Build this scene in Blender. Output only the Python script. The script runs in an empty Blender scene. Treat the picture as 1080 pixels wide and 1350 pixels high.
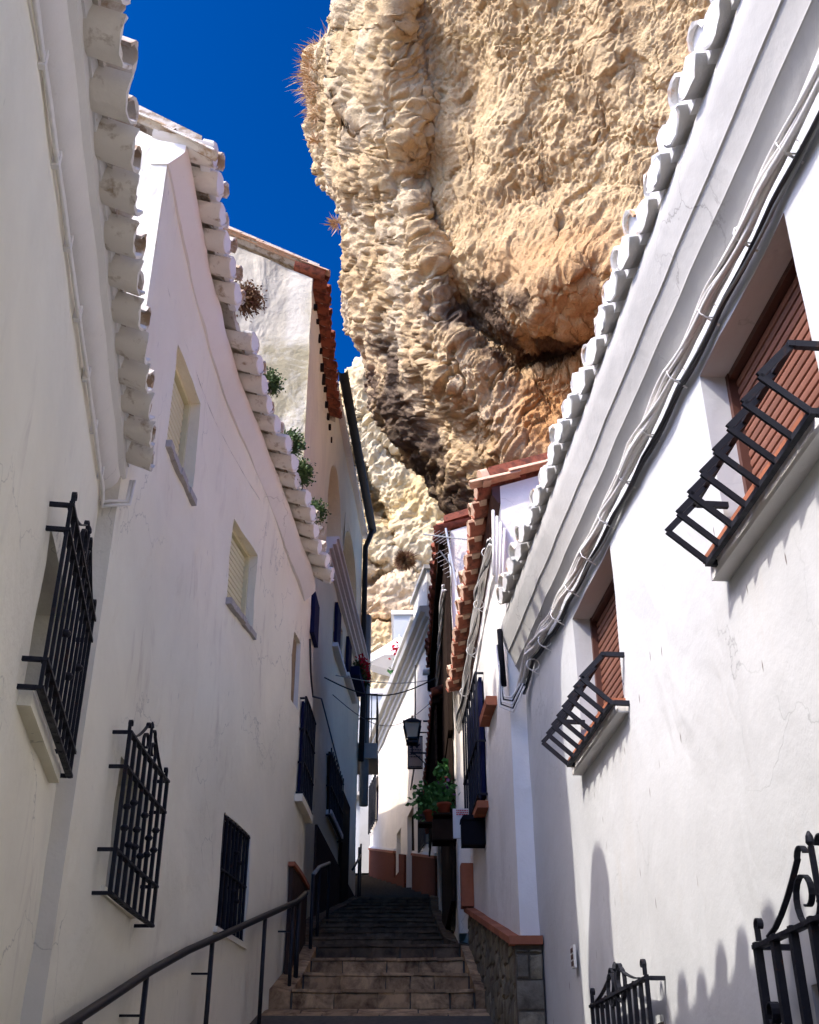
import bpy, bmesh, math, random
import numpy as np
from mathutils import Vector, Matrix
random.seed(7); np.random.seed(7)
SC = bpy.context.scene
COL = SC.collection
# ------------------------------------------------------------------ camera, sky, sun, exposure
FOC = 1500.0; TH = math.atan(855/1500.0)      # eye at the origin, z = 0 is eye level
cam = bpy.data.cameras.new('camera'); camo = bpy.data.objects.new('camera', cam); COL.objects.link(camo)
cam.sensor_fit = 'VERTICAL'; cam.sensor_height = 24; cam.lens = 24*FOC/1350
cam.clip_start = .05; cam.clip_end = 2000
camo.location = (0, 0, 0); camo.rotation_euler = (math.pi/2+TH, 0, 0)
SC.camera = camo
SUN = Vector((-1, -.596, 1.237)).normalized()
w = bpy.data.worlds.new('World'); SC.world = w; w.use_nodes = True
nt = w.node_tree; bg = nt.nodes['Background']
sky = nt.nodes.new('ShaderNodeTexSky'); sky.sky_type = 'NISHITA'; sky.sun_disc = False
sky.sun_elevation = math.asin(SUN.z); sky.sun_rotation = math.atan2(SUN.x, SUN.y)
sky.air_density = 1.0; sky.dust_density = 3.8; sky.ozone_density = 4.0; sky.altitude = 700
hs = nt.nodes.new('ShaderNodeHueSaturation'); hs.inputs['Saturation'].default_value = 1.16; hs.inputs['Value'].default_value = .235
gm = nt.nodes.new('ShaderNodeGamma'); gm.inputs['Gamma'].default_value = 1.95
nt.links.new(sky.outputs[0], gm.inputs['Color']); nt.links.new(gm.outputs[0], hs.inputs['Color']); nt.links.new(hs.outputs[0], bg.inputs['Color'])
bg.inputs['Strength'].default_value = .15
sl = bpy.data.lights.new('sun', 'SUN'); sl.energy = 2.4; sl.angle = math.radians(.53); sl.color = (1, .945, .86)
so = bpy.data.objects.new('sun', sl); COL.objects.link(so); so.location = (-20, -12, 25)
so.rotation_euler = SUN.to_track_quat('Z', 'Y').to_euler()
vs = SC.view_settings; vs.view_transform = 'Standard'; vs.look = 'None'; vs.gamma = 1; vs.use_curve_mapping = False
vs.exposure = 1.1
SC.cycles.max_bounces = 12; SC.cycles.diffuse_bounces = 9

# ------------------------------------------------------------------ pixel <-> place
CT, ST = math.cos(TH), math.sin(TH)
def ray(x, y):
    u = (x-540)/FOC; v = (675-y)/FOC
    return (u, CT-v*ST, ST+v*CT)
def at_y(x, y, Y):
    d = ray(x, y); t = Y/d[1]
    return Vector((d[0]*t, Y, d[2]*t))

class Wall:
    """a facade: a plan line X(Y); side=+1 faces +X (left houses), -1 faces -X (right houses)"""
    def __init__(s, pts, side):
        s.Y = np.array([p[0] for p in pts], float); s.X = np.array([p[1] for p in pts], float); s.side = side
        n = len(s.Y)
        s.m = np.gradient(s.X, s.Y) if n > 2 else None
    def x(s, Y):
        if s.m is None:
            return float(s.X[0]+(Y-s.Y[0])*(s.X[1]-s.X[0])/(s.Y[1]-s.Y[0]))
        if Y <= s.Y[0]: return float(s.X[0]+(Y-s.Y[0])*s.m[0])
        if Y >= s.Y[-1]: return float(s.X[-1]+(Y-s.Y[-1])*s.m[-1])
        i = int(np.searchsorted(s.Y, Y)-1); h = s.Y[i+1]-s.Y[i]; t = (Y-s.Y[i])/h
        return float((2*t**3-3*t*t+1)*s.X[i]+(t**3-2*t*t+t)*h*s.m[i]+(-2*t**3+3*t*t)*s.X[i+1]+(t**3-t*t)*h*s.m[i+1])
    def n(s, Y):
        d = (s.x(Y+.02)-s.x(Y-.02))/.04
        return Vector((1, -d, 0)).normalized()*s.side
    def P(s, Y, z, off=0.0):
        n = s.n(Y)
        return Vector((s.x(Y)+n.x*off, Y+n.y*off, z))
    def hit(s, px, py, off=0.0):
        d = ray(px, py); best = None
        lo, hi = .3, 80.0
        f = lambda t: (d[0]*t-(s.x(d[1]*t)+s.side*off))*s.side
        ts = np.linspace(lo, hi, 900); prev = f(ts[0])
        for a, b in zip(ts[:-1], ts[1:]):
            cur = f(b)
            if prev > 0 >= cur:
                for _ in range(30):
                    m = (a+b)/2
                    if f(m) > 0: a = m
                    else: b = m
                return (d[1]*a, d[2]*a)
            prev = cur
        raise ValueError('no hit %s %s' % (px, py))
    def ang(s, Y):
        n = s.n(Y); return math.atan2(n.y, n.x)

# ------------------------------------------------------------------ noise
_rs = np.random.RandomState(3); _perm = _rs.permutation(256); _perm = np.concatenate([_perm, _perm, _perm])
_g = _rs.normal(size=(256, 3)); _g /= np.linalg.norm(_g, axis=1)[:, None]
def noise(p):
    p = np.asarray(p, float); i = np.floor(p).astype(int); f = p-i; i &= 255
    u = f*f*f*(f*(f*6-15)+10); r = 0
    for dx in (0, 1):
        for dy in (0, 1):
            for dz in (0, 1):
                h = _perm[_perm[_perm[(i[..., 0]+dx) & 255]+((i[..., 1]+dy) & 255)]+((i[..., 2]+dz) & 255)]
                g = _g[h]
                v = g[..., 0]*(f[..., 0]-dx)+g[..., 1]*(f[..., 1]-dy)+g[..., 2]*(f[..., 2]-dz)
                r = r+v*(u[..., 0] if dx else 1-u[..., 0])*(u[..., 1] if dy else 1-u[..., 1])*(u[..., 2] if dz else 1-u[..., 2])
    return r*1.6
def fbm(p, oct=4, gain=.5):
    p = np.asarray(p, float); a = 1; r = 0
    for k in range(oct):
        r = r+a*noise(p+k*17.3); p = p*2.03; a *= gain
    return r

# ------------------------------------------------------------------ materials
def mat(name, rough=.8, spec=.3, metal=0):
    m = bpy.data.materials.new(name); m.use_nodes = True
    b = m.node_tree.nodes['Principled BSDF']
    b.inputs['Roughness'].default_value = rough; b.inputs['Specular IOR Level'].default_value = spec
    b.inputs['Metallic'].default_value = metal
    return m, m.node_tree, b
def N(t, typ, **kw):
    n = t.nodes.new(typ)
    for k, v in kw.items():
        if k in n.inputs: n.inputs[k].default_value = v
        else: setattr(n, k, v)
    return n
def pos(t, scale=(1, 1, 1)):
    g = N(t, 'ShaderNodeNewGeometry'); mp = N(t, 'ShaderNodeMapping'); mp.inputs['Scale'].default_value = scale
    t.links.new(g.outputs['Position'], mp.inputs['Vector']); return mp.outputs[0]
def noi(t, vec, scale, detail=4, rough=.55, dist=0):
    n = N(t, 'ShaderNodeTexNoise'); n.inputs['Scale'].default_value = scale; n.inputs['Detail'].default_value = detail
    n.inputs['Roughness'].default_value = rough; n.inputs['Distortion'].default_value = dist
    t.links.new(vec, n.inputs['Vector']); return n.outputs['Fac']
def ramp(t, fac, stops):
    r = N(t, 'ShaderNodeValToRGB'); e = r.color_ramp.elements
    while len(e) < len(stops): e.new(.5)
    for q, (p, c) in zip(e, stops):
        q.position = p; q.color = (c if len(c) == 4 else (*c, 1)) if isinstance(c, tuple) else (c, c, c, 1)
    t.links.new(fac, r.inputs[0]); return r.outputs[0]
def mix(t, fac, a, b, typ='MIX'):
    m = N(t, 'ShaderNodeMix', data_type='RGBA', blend_type=typ)
    for s, v in ((0, fac), (6, a), (7, b)):
        if isinstance(v, (int, float)): m.inputs[s].default_value = v
        elif isinstance(v, tuple): m.inputs[s].default_value = (*v[:3], 1)
        else: t.links.new(v, m.inputs[s])
    return m.outputs[2]
def bump(t, b, h, dist=.01, strength=1.0, prev=None):
    n = N(t, 'ShaderNodeBump'); n.inputs['Distance'].default_value = dist; n.inputs['Strength'].default_value = strength
    t.links.new(h, n.inputs['Height'])
    if prev is not None: t.links.new(prev, n.inputs['Normal'])
    t.links.new(n.outputs[0], b.inputs['Normal']); return n.outputs[0]

def plaster(name, base, dirt=(.42, .36, .29), amt=.35, chips=.5, streak=.3, patch=None, bscale=1.0, tan=None):
    m, t, b = mat(name, .85, .2)
    p = pos(t)
    big = noi(t, p, .7, 5, .6, .4); mid = noi(t, p, 3.1, 5, .6); fine = noi(t, p, 38, 4, .6)
    lo = tuple(c*.87 for c in base)
    c = mix(t, ramp(t, big, [(.35, 0.), (.65, 1.)]), lo, base)
    if tan:
        sx = N(t, 'ShaderNodeSeparateXYZ'); t.links.new(p, sx.inputs[0])
        mr = N(t, 'ShaderNodeMapRange', interpolation_type='SMOOTHSTEP'); t.links.new(sx.outputs[2], mr.inputs[0])
        for k_, v_ in ((1, tan[0]), (2, tan[1]), (3, 0.), (4, .75)): mr.inputs[k_].default_value = v_
        q_ = N(t, 'ShaderNodeMath', operation='MULTIPLY'); t.links.new(mr.outputs[0], q_.inputs[0]); t.links.new(ramp(t, noi(t, p, .9, 5, .6, .5), [(.25, .35), (.7, 1.)]), q_.inputs[1])
        c = mix(t, q_.outputs[0], c, (.80, .70, .49))
    # dirty smears, drawn out along the wall's height
    st = noi(t, pos(t, (2.2, 2.2, .35)), 3.0, 6, .65, .6)
    f1 = ramp(t, st, [(.52, 0.), (.80, 1.)])
    f2 = ramp(t, noi(t, p, 1.1, 6, .65, .5), [(.50, 0.), (.66, 1.)])
    mm = N(t, 'ShaderNodeMath', operation='MULTIPLY'); t.links.new(f1, mm.inputs[0]); t.links.new(f2, mm.inputs[1])
    m2 = N(t, 'ShaderNodeMath', operation='MULTIPLY'); t.links.new(mm.outputs[0], m2.inputs[0]); m2.inputs[1].default_value = amt
    c = mix(t, m2.outputs[0], c, dirt)
    # short dark nicks
    vo = N(t, 'ShaderNodeTexVoronoi'); vo.inputs['Scale'].default_value = 3.2; vo.inputs['Randomness'].default_value = 1
    t.links.new(pos(t, (3.6, 3.6, .85)), vo.inputs['Vector'])
    nk = ramp(t, vo.outputs['Distance'], [(.0, 1.), (.05, 1.), (.085, 0.)])
    gate = ramp(t, noi(t, p, 1.3, 4), [(.47, 0.), (.56, 1.)])
    m3 = N(t, 'ShaderNodeMath', operation='MULTIPLY'); t.links.new(nk, m3.inputs[0]); t.links.new(gate, m3.inputs[1])
    m4 = N(t, 'ShaderNodeMath', operation='MULTIPLY'); t.links.new(m3.outputs[0], m4.inputs[0]); m4.inputs[1].default_value = chips
    c = mix(t, m4.outputs[0], c, (.16, .14, .13))
    cv = N(t, 'ShaderNodeTexVoronoi', feature='DISTANCE_TO_EDGE'); cv.inputs['Scale'].default_value = .75
    dv = N(t, 'ShaderNodeVectorMath', operation='MULTIPLY_ADD'); nz_ = N(t, 'ShaderNodeTexNoise'); nz_.inputs['Scale'].default_value = 2.2; nz_.inputs['Detail'].default_value = 6
    t.links.new(p, nz_.inputs['Vector']); t.links.new(nz_.outputs['Color'], dv.inputs[0]); dv.inputs[1].default_value = (.9, .9, .9); t.links.new(p, dv.inputs[2]); t.links.new(dv.outputs[0], cv.inputs['Vector'])
    ck = N(t, 'ShaderNodeMath', operation='MULTIPLY'); t.links.new(ramp(t, cv.outputs['Distance'], [(0., 1.), (.0045, 0.)]), ck.inputs[0]); t.links.new(ramp(t, noi(t, p, .55, 3), [(.52, 0.), (.60, .75)]), ck.inputs[1])
    c = mix(t, ck.outputs[0], c, tuple(x*.45 for x in base))
    if patch:
        sx = N(t, 'ShaderNodeSeparateXYZ'); t.links.new(p, sx.inputs[0])
        mr = N(t, 'ShaderNodeMapRange', interpolation_type='SMOOTHSTEP'); t.links.new(sx.outputs[2], mr.inputs[0])
        for k_, v_ in ((1, 9.75), (2, 9.3), (3, .12), (4, .75)): mr.inputs[k_].default_value = v_
        mx = N(t, 'ShaderNodeMapRange', interpolation_type='SMOOTHSTEP'); t.links.new(sx.outputs[0], mx.inputs[0])
        for k_, v_ in ((1, -1.62), (2, -1.72), (3, 0.), (4, 1.)): mx.inputs[k_].default_value = v_
        c = mix(t, mx.outputs[0], c, mix(t, ramp(t, noi(t, p, 2.4, 7, .7, .5), [(.3, 0.), (.7, 1.)]), (.38, .34, .26), (.52, .47, .38)))
        ad = N(t, 'ShaderNodeMath', operation='MULTIPLY'); t.links.new(ramp(t, noi(t, p, 2.1, 8, .75, .8), [(.36, 0.), (.58, 1.)]), ad.inputs[0]); t.links.new(mr.outputs[0], ad.inputs[1])
        m9 = N(t, 'ShaderNodeMath', operation='MULTIPLY'); t.links.new(ad.outputs[0], m9.inputs[0]); m9.inputs[1].default_value = 1.5
        c = mix(t, m9.outputs[0], c, patch[1])
    t.links.new(c, b.inputs['Base Color'])
    wv = noi(t, pos(t, (1, 1, .55)), 1.7, 3, .5, .8)
    n0 = bump(t, b, wv, .11*bscale, .5)
    n1 = bump(t, b, mid, .03*bscale, .6, n0)
    n2 = bump(t, b, fine, .004*bscale, .5, n1)
    bump(t, b, nk, .006, -.6*chips, n2)
    return m

M = {}
M['white'] = plaster('white_limewash', (.49, .50, .50), amt=.38, chips=1.0, bscale=.55)
M['white_shade'] = plaster('old_white_limewash', (.80, .78, .74), amt=.4, chips=.5)
M['cream'] = plaster('creamy_limewash', (.875, .83, .67), amt=.8, chips=.35)
M['ochre_cream'] = plaster('ochre_plaster', (.88, .79, .56), amt=.6, chips=.3)
M['far_white'] = plaster('aged_white_plaster', (.84, .78, .67), amt=.5, chips=.2)
M['tan_lime'] = plaster('tanned_limewash', (.875, .83, .67), dirt=(.40, .33, .25), amt=.9, chips=.4, tan=(3.2, 6.2))
M['old_gable'] = plaster('old_gable_plaster', (.76, .72, .62), amt=.6, chips=.6)
M['mossy'] = plaster('mossy_gable_plaster', (.60, .55, .45), dirt=(.20, .17, .09), amt=.9, chips=.9,
                     patch=([(.50, 0.), (.66, 1.)], (.30, .26, .16)), bscale=2.0)
M['cornice_grey'] = plaster('grey_white_cornice', (.44, .43, .40), amt=.35, chips=.1, bscale=.5)
M['moulding'] = plaster('painted_moulding', (.78, .76, .73), amt=.25, chips=.1, bscale=.5)
def simple(name, c, rough=.8, spec=.12, var=.15, bs=0.002, sc=20, metal=0, rnd=0.0):
    m, t, b = mat(name, rough, spec, metal); p = pos(t)
    n = noi(t, p, sc, 4)
    col = mix(t, n, tuple(x*(1-var) for x in c), tuple(min(1, x*(1+var)) for x in c))
    if rnd:
        oi = N(t, 'ShaderNodeObjectInfo')
        col = mix(t, oi.outputs['Random'], col, tuple(x*(1-rnd) for x in c)); 
    t.links.new(col, b.inputs['Base Color'])
    if bs: bump(t, b, n, bs, .6)
    return m
def iron_mat(name, c):
    m, t, b = mat(name, .4, .25); p = pos(t); n = noi(t, p, 14, 6, .7, .4); n2 = noi(t, p, 90, 3)
    col = mix(t, ramp(t, n, [(.60, 0.), (.74, .8)]), c, (.07, .028, .014)); t.links.new(col, b.inputs['Base Color'])
    t.links.new(ramp(t, n, [(.4, .5), (.75, .9)]), b.inputs['Roughness']); bump(t, b, n2, .0015, .7); return m
M['iron'] = iron_mat('black_painted_iron', (.010, .011, .017))
M['iron_rail'] = simple('worn_black_iron', (.010, .011, .016), .45, .3, .4, .001, 40)
M['shutter'] = simple('brown_shutter_slats', (.20, .085, .055), .5, .35, .18, .0006, 30, rnd=.25)
M['shutter_frame'] = simple('dark_brown_frame', (.075, .03, .02), .5, .35)
M['cream_shutter'] = simple('cream_shutter_slats', (.66, .60, .36), .5, .3, .08, 0)
M['sill_grey'] = simple('grey_mortar', (.40, .37, .34), .9, .1, .25, .01, 25)
M['terracotta'] = simple('terracotta', (.36, .13, .07), .8, .2, .3, .003, 14, rnd=.35)
M['cable_white'] = simple('white_cable', (.74, .72, .68), .6, .3, .12, 0)
M['cable_black'] = simple('black_cable', (.02, .02, .022), .5, .4, .2, 0)
M['glass'] = simple('dark_window_glass', (.012, .014, .03), .12, .6, .2, 0)
M['blue_glass'] = simple('dark_blue_shutter', (.008, .010, .045), .8, .08, .2, 0)
M['wood_dark'] = simple('dark_wood', (.022, .014, .010), .9, .05, .4, .002, 12)
M['wood_old'] = simple('old_beam', (.55, .42, .28), .8, .2, .3, .006, 12)
M['rough_stone'] = simple('rough_brown_stone', (.27, .19, .11), .95, .1, .5, .02, 9)
M['zinc'] = simple('dark_zinc', (.018, .019, .021), .6, .2, .3, .001, 10)
M['pipe_grey'] = simple('grey_pipe', (.22, .23, .22), .45, .4, .2, .001, 10)
M['steel'] = simple('aluminium_rod', (.72, .70, .66), .35, .5, .1, 0, metal=.6)
M['brown_dado'] = simple('brown_tiled_dado', (.11, .036, .022), .95, .05, .35, .004, 22)
M['dark_dado'] = simple('dark_brown_dado', (.06, .04, .034), .95, .05, .35, .004, 14)
M['canvas'] = simple('white_canvas', (.80, .79, .76), .9, .1, .05, 0)
M['concrete'] = simple('balcony_concrete', (.38, .35, .31), .9, .1, .15, .004, 10)
M['pot'] = simple('clay_pot', (.34, .07, .035), .6, .3, .15, 0)
M['red'] = simple('red_petals', (.55, .02, .04), .6, .2, .3, 0)
M['purple'] = simple('purple_petals', (.12, .05, .16), .6, .2, .3, 0)
M['sign'] = simple('brown_ceramic_sign', (.62, .48, .38), .85, .1, .15, 0, 30)
M['sign_ink'] = simple('dark_brown_ink', (.05, .03, .03), .6, .3, .1, 0)
M['black_plastic'] = simple('black_plastic', (.006, .006, .009), .8, .08, .2, 0)
M['paper'] = simple('white_enamel', (.62, .62, .60), .5, .3, .05, 0)
M['green_paint'] = simple('green_print', (.10, .38, .18), .5, .3, .05, 0)
M['lamp_glass'], t, b = mat('frosted_lamp_glass', .35, .5); b.inputs['Base Color'].default_value = (.55, .50, .38, 1); b.inputs['Transmission Weight'].default_value = .35
def leafm(name, a, bcol):
    m, t, b = mat(name, .6, .3); oi = N(t, 'ShaderNodeNewGeometry')
    c = mix(t, oi.outputs['Random Per Island'], a, bcol); t.links.new(c, b.inputs['Base Color'])
    b.inputs['Subsurface Weight'].default_value = 0
    return m
M['leaf'] = leafm('green_leaves', (.03, .07, .02), (.09, .14, .04))
M['leaf_bright'] = leafm('bright_leaves', (.02, .09, .02), (.07, .20, .05))
M['leaf_dry'] = leafm('dry_red_leaves', (.11, .04, .025), (.20, .12, .05))
M['straw'] = leafm('dry_straw', (.38, .22, .10), (.55, .38, .22))

def tile_mat(name, wash, clay, washamt):
    m, t, b = mat(name, .85, .2); p = pos(t)
    oi = N(t, 'ShaderNodeObjectInfo')
    n = noi(t, p, 9, 6, .65, .3); n2 = noi(t, p, 30, 4)
    w0 = mix(t, n2, tuple(c*.86 for c in wash), wash)
    w0 = mix(t, oi.outputs['Random'], w0, tuple(c*.9 for c in wash))
    c = mix(t, ramp(t, n, [(washamt-.1, 0.), (washamt+.03, 1.)]), w0, clay)
    t.links.new(c, b.inputs['Base Color'])
    bump(t, b, n2, .005, .6, bump(t, b, n, .012, .6)); return m
M['tile_left'] = tile_mat('limewashed_tile', (.80, .75, .66), (.36, .28, .19), .66)
M['lip_left'] = tile_mat('limewashed_tile_lip', (.72, .66, .57), (.42, .30, .19), .56)
M['roof_wash'] = tile_mat('limewashed_roof', (.60, .54, .46), (.26, .19, .13), .58)
M['tile_right'] = tile_mat('fresh_limewashed_tile', (.52, .505, .47), (.50, .30, .16), .74)
M['tile_lip'] = tile_mat('bare_clay_tile_lip', (.68, .62, .54), (.50, .31, .17), .48)
M['lip_right'] = tile_mat('limewashed_lip', (.72, .69, .64), (.50, .30, .16), .60)
M['tile_red'] = tile_mat('dark_red_clay_tile', (.30, .095, .055), (.12, .045, .03), .58)
M['plug'] = tile_mat('lime_mortar', (.84, .83, .81), (.45, .33, .2), .80)
M['tile_red_edge'] = simple('pale_clay_edge', (.55, .37, .26), .9, .1, .3, .002, 20)

def rock_mat(name, hues):
    m, t, b = mat(name, .95, .1); p = pos(t)
    at = N(t, 'ShaderNodeAttribute'); at.attribute_name = 'tone'
    sp = N(t, 'ShaderNodeSeparateColor'); t.links.new(at.outputs['Color'], sp.inputs[0])
    n = noi(t, p, .8, 8, .62, .5); n2 = noi(t, p, 5, 6, .65, .3); n3 = noi(t, p, 26, 4, .6)
    c = ramp(t, n, [(.3, hues[0]), (.48, hues[1]), (.62, hues[2]), (.75, hues[3])])
    c = mix(t, ramp(t, n2, [(.35, 0.), (.75, .55)]), c, hues[4])
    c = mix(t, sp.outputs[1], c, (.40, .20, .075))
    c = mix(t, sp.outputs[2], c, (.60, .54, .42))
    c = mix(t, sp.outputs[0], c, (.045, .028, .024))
    c = mix(t, ramp(t, n3, [(.2, 0.), (.6, 1.)]), mix(t, .8, c, (0, 0, 0), 'MULTIPLY') if False else mix(t, .22, c, (.2, .13, .07)), c)
    t.links.new(c, b.inputs['Base Color'])
    bump(t, b, n3, .03, .7, bump(t, b, n2, .10, .6)); return m
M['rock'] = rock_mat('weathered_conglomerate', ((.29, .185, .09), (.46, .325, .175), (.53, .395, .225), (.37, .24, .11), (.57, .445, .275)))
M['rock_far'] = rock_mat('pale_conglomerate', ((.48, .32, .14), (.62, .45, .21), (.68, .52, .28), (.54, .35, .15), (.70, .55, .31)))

def stone_mat(name, a, bcol, dark):
    m, t, b = mat(name, .92, .08); p = pos(t); oi = N(t, 'ShaderNodeObjectInfo')
    c = mix(t, oi.outputs['Random'], a, bcol); n = noi(t, p, 7, 6, .65, .4); n2 = noi(t, p, 50, 4)
    c = mix(t, ramp(t, n, [(.42, 0.), (.7, 1.)]), c, dark)
    t.links.new(c, b.inputs['Base Color']); bump(t, b, n2, .004, .7, bump(t, b, n, .02, .7)); return m
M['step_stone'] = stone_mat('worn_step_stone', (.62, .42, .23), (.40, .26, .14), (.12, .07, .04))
M['step_shaded'] = stone_mat('shaded_step_stone', (.20, .14, .09), (.12, .085, .055), (.05, .035, .025))  # step stone again, with the alley's shade put into its colour
M['wall_stone'] = stone_mat('grey_green_stone', (.27, .24, .17), (.17, .155, .125), (.09, .08, .06))
M['joint'] = simple('joint_mortar', (.11, .095, .075), .95, .1, .3, .01, 20)
M['ground'] = stone_mat('dusty_ground', (.2, .16, .11), (.2, .16, .11), (.12, .09, .06))

# ------------------------------------------------------------------ object helpers
WL = {}
def wl(o): return WL.get(o.name, Vector((0, 0, 0)))
def thing(name, label, cat, loc, group=None, kind=None):
    o = bpy.data.objects.new(name, None); COL.objects.link(o); o.location = loc; o.empty_display_size = .2
    WL[o.name] = Vector(loc)
    if kind: o['kind'] = kind
    else:
        o['label'] = label; o['category'] = cat
    if group: o['group'] = group
    return o
def tag(o, label, cat, group=None):
    o['label'] = label; o['category'] = cat
    if group: o['group'] = group
def mk(name, verts, faces, m, parent=None, smooth=False, kind=None, label=None):
    V = np.array([tuple(v) for v in verts], float); c = (V.min(0)+V.max(0))/2; V = V-c
    me = bpy.data.meshes.new(name); me.from_pydata(V.tolist(), [], faces); me.update()
    bm = bmesh.new(); bm.from_mesh(me); bmesh.ops.recalc_face_normals(bm, faces=bm.faces) if len(faces) < 4000 else None
    bm.to_mesh(me); bm.free()
    if m: me.materials.append(m)
    if smooth: me.shade_smooth()
    return place(name, me, c, parent, kind=kind, label=label)
def place(name, me, loc, parent=None, rot=None, kind=None, label=None, scale=None):
    o = bpy.data.objects.new(name, me); COL.objects.link(o); WL[o.name] = Vector(loc)
    if parent: o.parent = parent; o.location = Vector(loc)-wl(parent)
    else: o.location = loc
    if rot: o.rotation_euler = rot
    if scale: o.scale = scale
    if kind: o['kind'] = kind
    if label: o['label'] = label
    return o
class MB:
    def __init__(s): s.v = []; s.f = []
    def add(s, v, f):
        k = len(s.v); s.v += [tuple(x) for x in v]; s.f += [tuple(i+k for i in q) for q in f]
        return s
    def box(s, a, b):
        (x0, y0, z0), (x1, y1, z1) = a, b
        return s.add([(x0, y0, z0), (x1, y0, z0), (x1, y1, z0), (x0, y1, z0), (x0, y0, z1), (x1, y0, z1), (x1, y1, z1), (x0, y1, z1)], BOXF)
    def wbox(s, W, y0, y1, z0, z1, o0, o1, n=1):
        v = []; f = []
        for i in range(n+1):
            Y = y0+(y1-y0)*i/n
            v += [W.P(Y, z0, o0), W.P(Y, z0, o1), W.P(Y, z1, o1), W.P(Y, z1, o0)]
        for i in range(n):
            a = 4*i; c = a+4
            for k in range(4): f.append((a+k, a+(k+1) % 4, c+(k+1) % 4, c+k))
        f += [(0, 1, 2, 3), (4*n+3, 4*n+2, 4*n+1, 4*n)]
        return s.add(v, f)
    def bar(s, p, q, w_, h=None, up=Vector((0, 0, 1))):
        p = Vector(p); q = Vector(q); h = h or w_; d = (q-p).normalized()
        if abs(d.dot(up)) > .98: up = Vector((0, 1, 0))
        a = d.cross(up).normalized()*w_/2; b = a.cross(d).normalized()*h/2
        v = [p-a-b, p+a-b, p+a+b, p-a+b, q-a-b, q+a-b, q+a+b, q-a+b]
        return s.add(v, BOXF)
    def tube(s, pts, r, n=6, closed=False):
        pts = [Vector(p) for p in pts]; v = []; f = []; a = None
        for i, p in enumerate(pts):
            d = (pts[min(i+1, len(pts)-1)]-pts[max(i-1, 0)]).normalized()
            if a is None: a = d.orthogonal().normalized()
            else: a = (a-d*a.dot(d)).normalized()
            b = d.cross(a)
            rr = r(i) if callable(r) else r
            v += [p+(a*math.cos(2*math.pi*k/n)+b*math.sin(2*math.pi*k/n))*rr for k in range(n)]
        for i in range(len(pts)-1):
            for k in range(n): f.append((i*n+k, i*n+(k+1) % n, (i+1)*n+(k+1) % n, (i+1)*n+k))
        f += [tuple(range(n-1, -1, -1)), tuple((len(pts)-1)*n+k for k in range(n))]
        return s.add(v, f)
    def strip(s, pts, w_, t_, side):
        """flat iron strip following pts: width w_ along `side`, thickness t_"""
        pts = [Vector(p) for p in pts]; v = []; f = []; side = Vector(side).normalized()*w_/2
        for i, p in enumerate(pts):
            d = (pts[min(i+1, len(pts)-1)]-pts[max(i-1, 0)]).normalized(); nn = d.cross(side).normalized()*t_/2
            v += [p-side-nn, p+side-nn, p+side+nn, p-side+nn]
        for i in range(len(pts)-1):
            a = 4*i; c = a+4
            for k in range(4): f.append((a+k, a+(k+1) % 4, c+(k+1) % 4, c+k))
        f += [(0, 1, 2, 3), tuple(4*(len(pts)-1)+k for k in (3, 2, 1, 0))]
        return s.add(v, f)
    def lathe(s, prof, c, n=14, caps=True):
        v = []; f = []
        for r, z in prof: v += [(c[0]+r*math.cos(2*math.pi*k/n), c[1]+r*math.sin(2*math.pi*k/n), c[2]+z) for k in range(n)]
        for i in range(len(prof)-1):
            for k in range(n): f.append((i*n+k, i*n+(k+1) % n, (i+1)*n+(k+1) % n, (i+1)*n+k))
        if caps: f += [tuple(range(n-1, -1, -1)), tuple((len(prof)-1)*n+k for k in range(n))]
        return s.add(v, f)
    def build(s, name, m, parent=None, smooth=False, kind=None, label=None):
        return mk(name, s.v, s.f, m, parent, smooth, kind, label)
BOXF = [(0, 3, 2, 1), (4, 5, 6, 7), (0, 1, 5, 4), (1, 2, 6, 5), (2, 3, 7, 6), (3, 0, 4, 7)]

def smooth_angle(o, deg=40):
    me = o.data; me.shade_smooth()
    try: me.set_sharp_from_angle(angle=math.radians(deg))
    except Exception: pass

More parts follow.
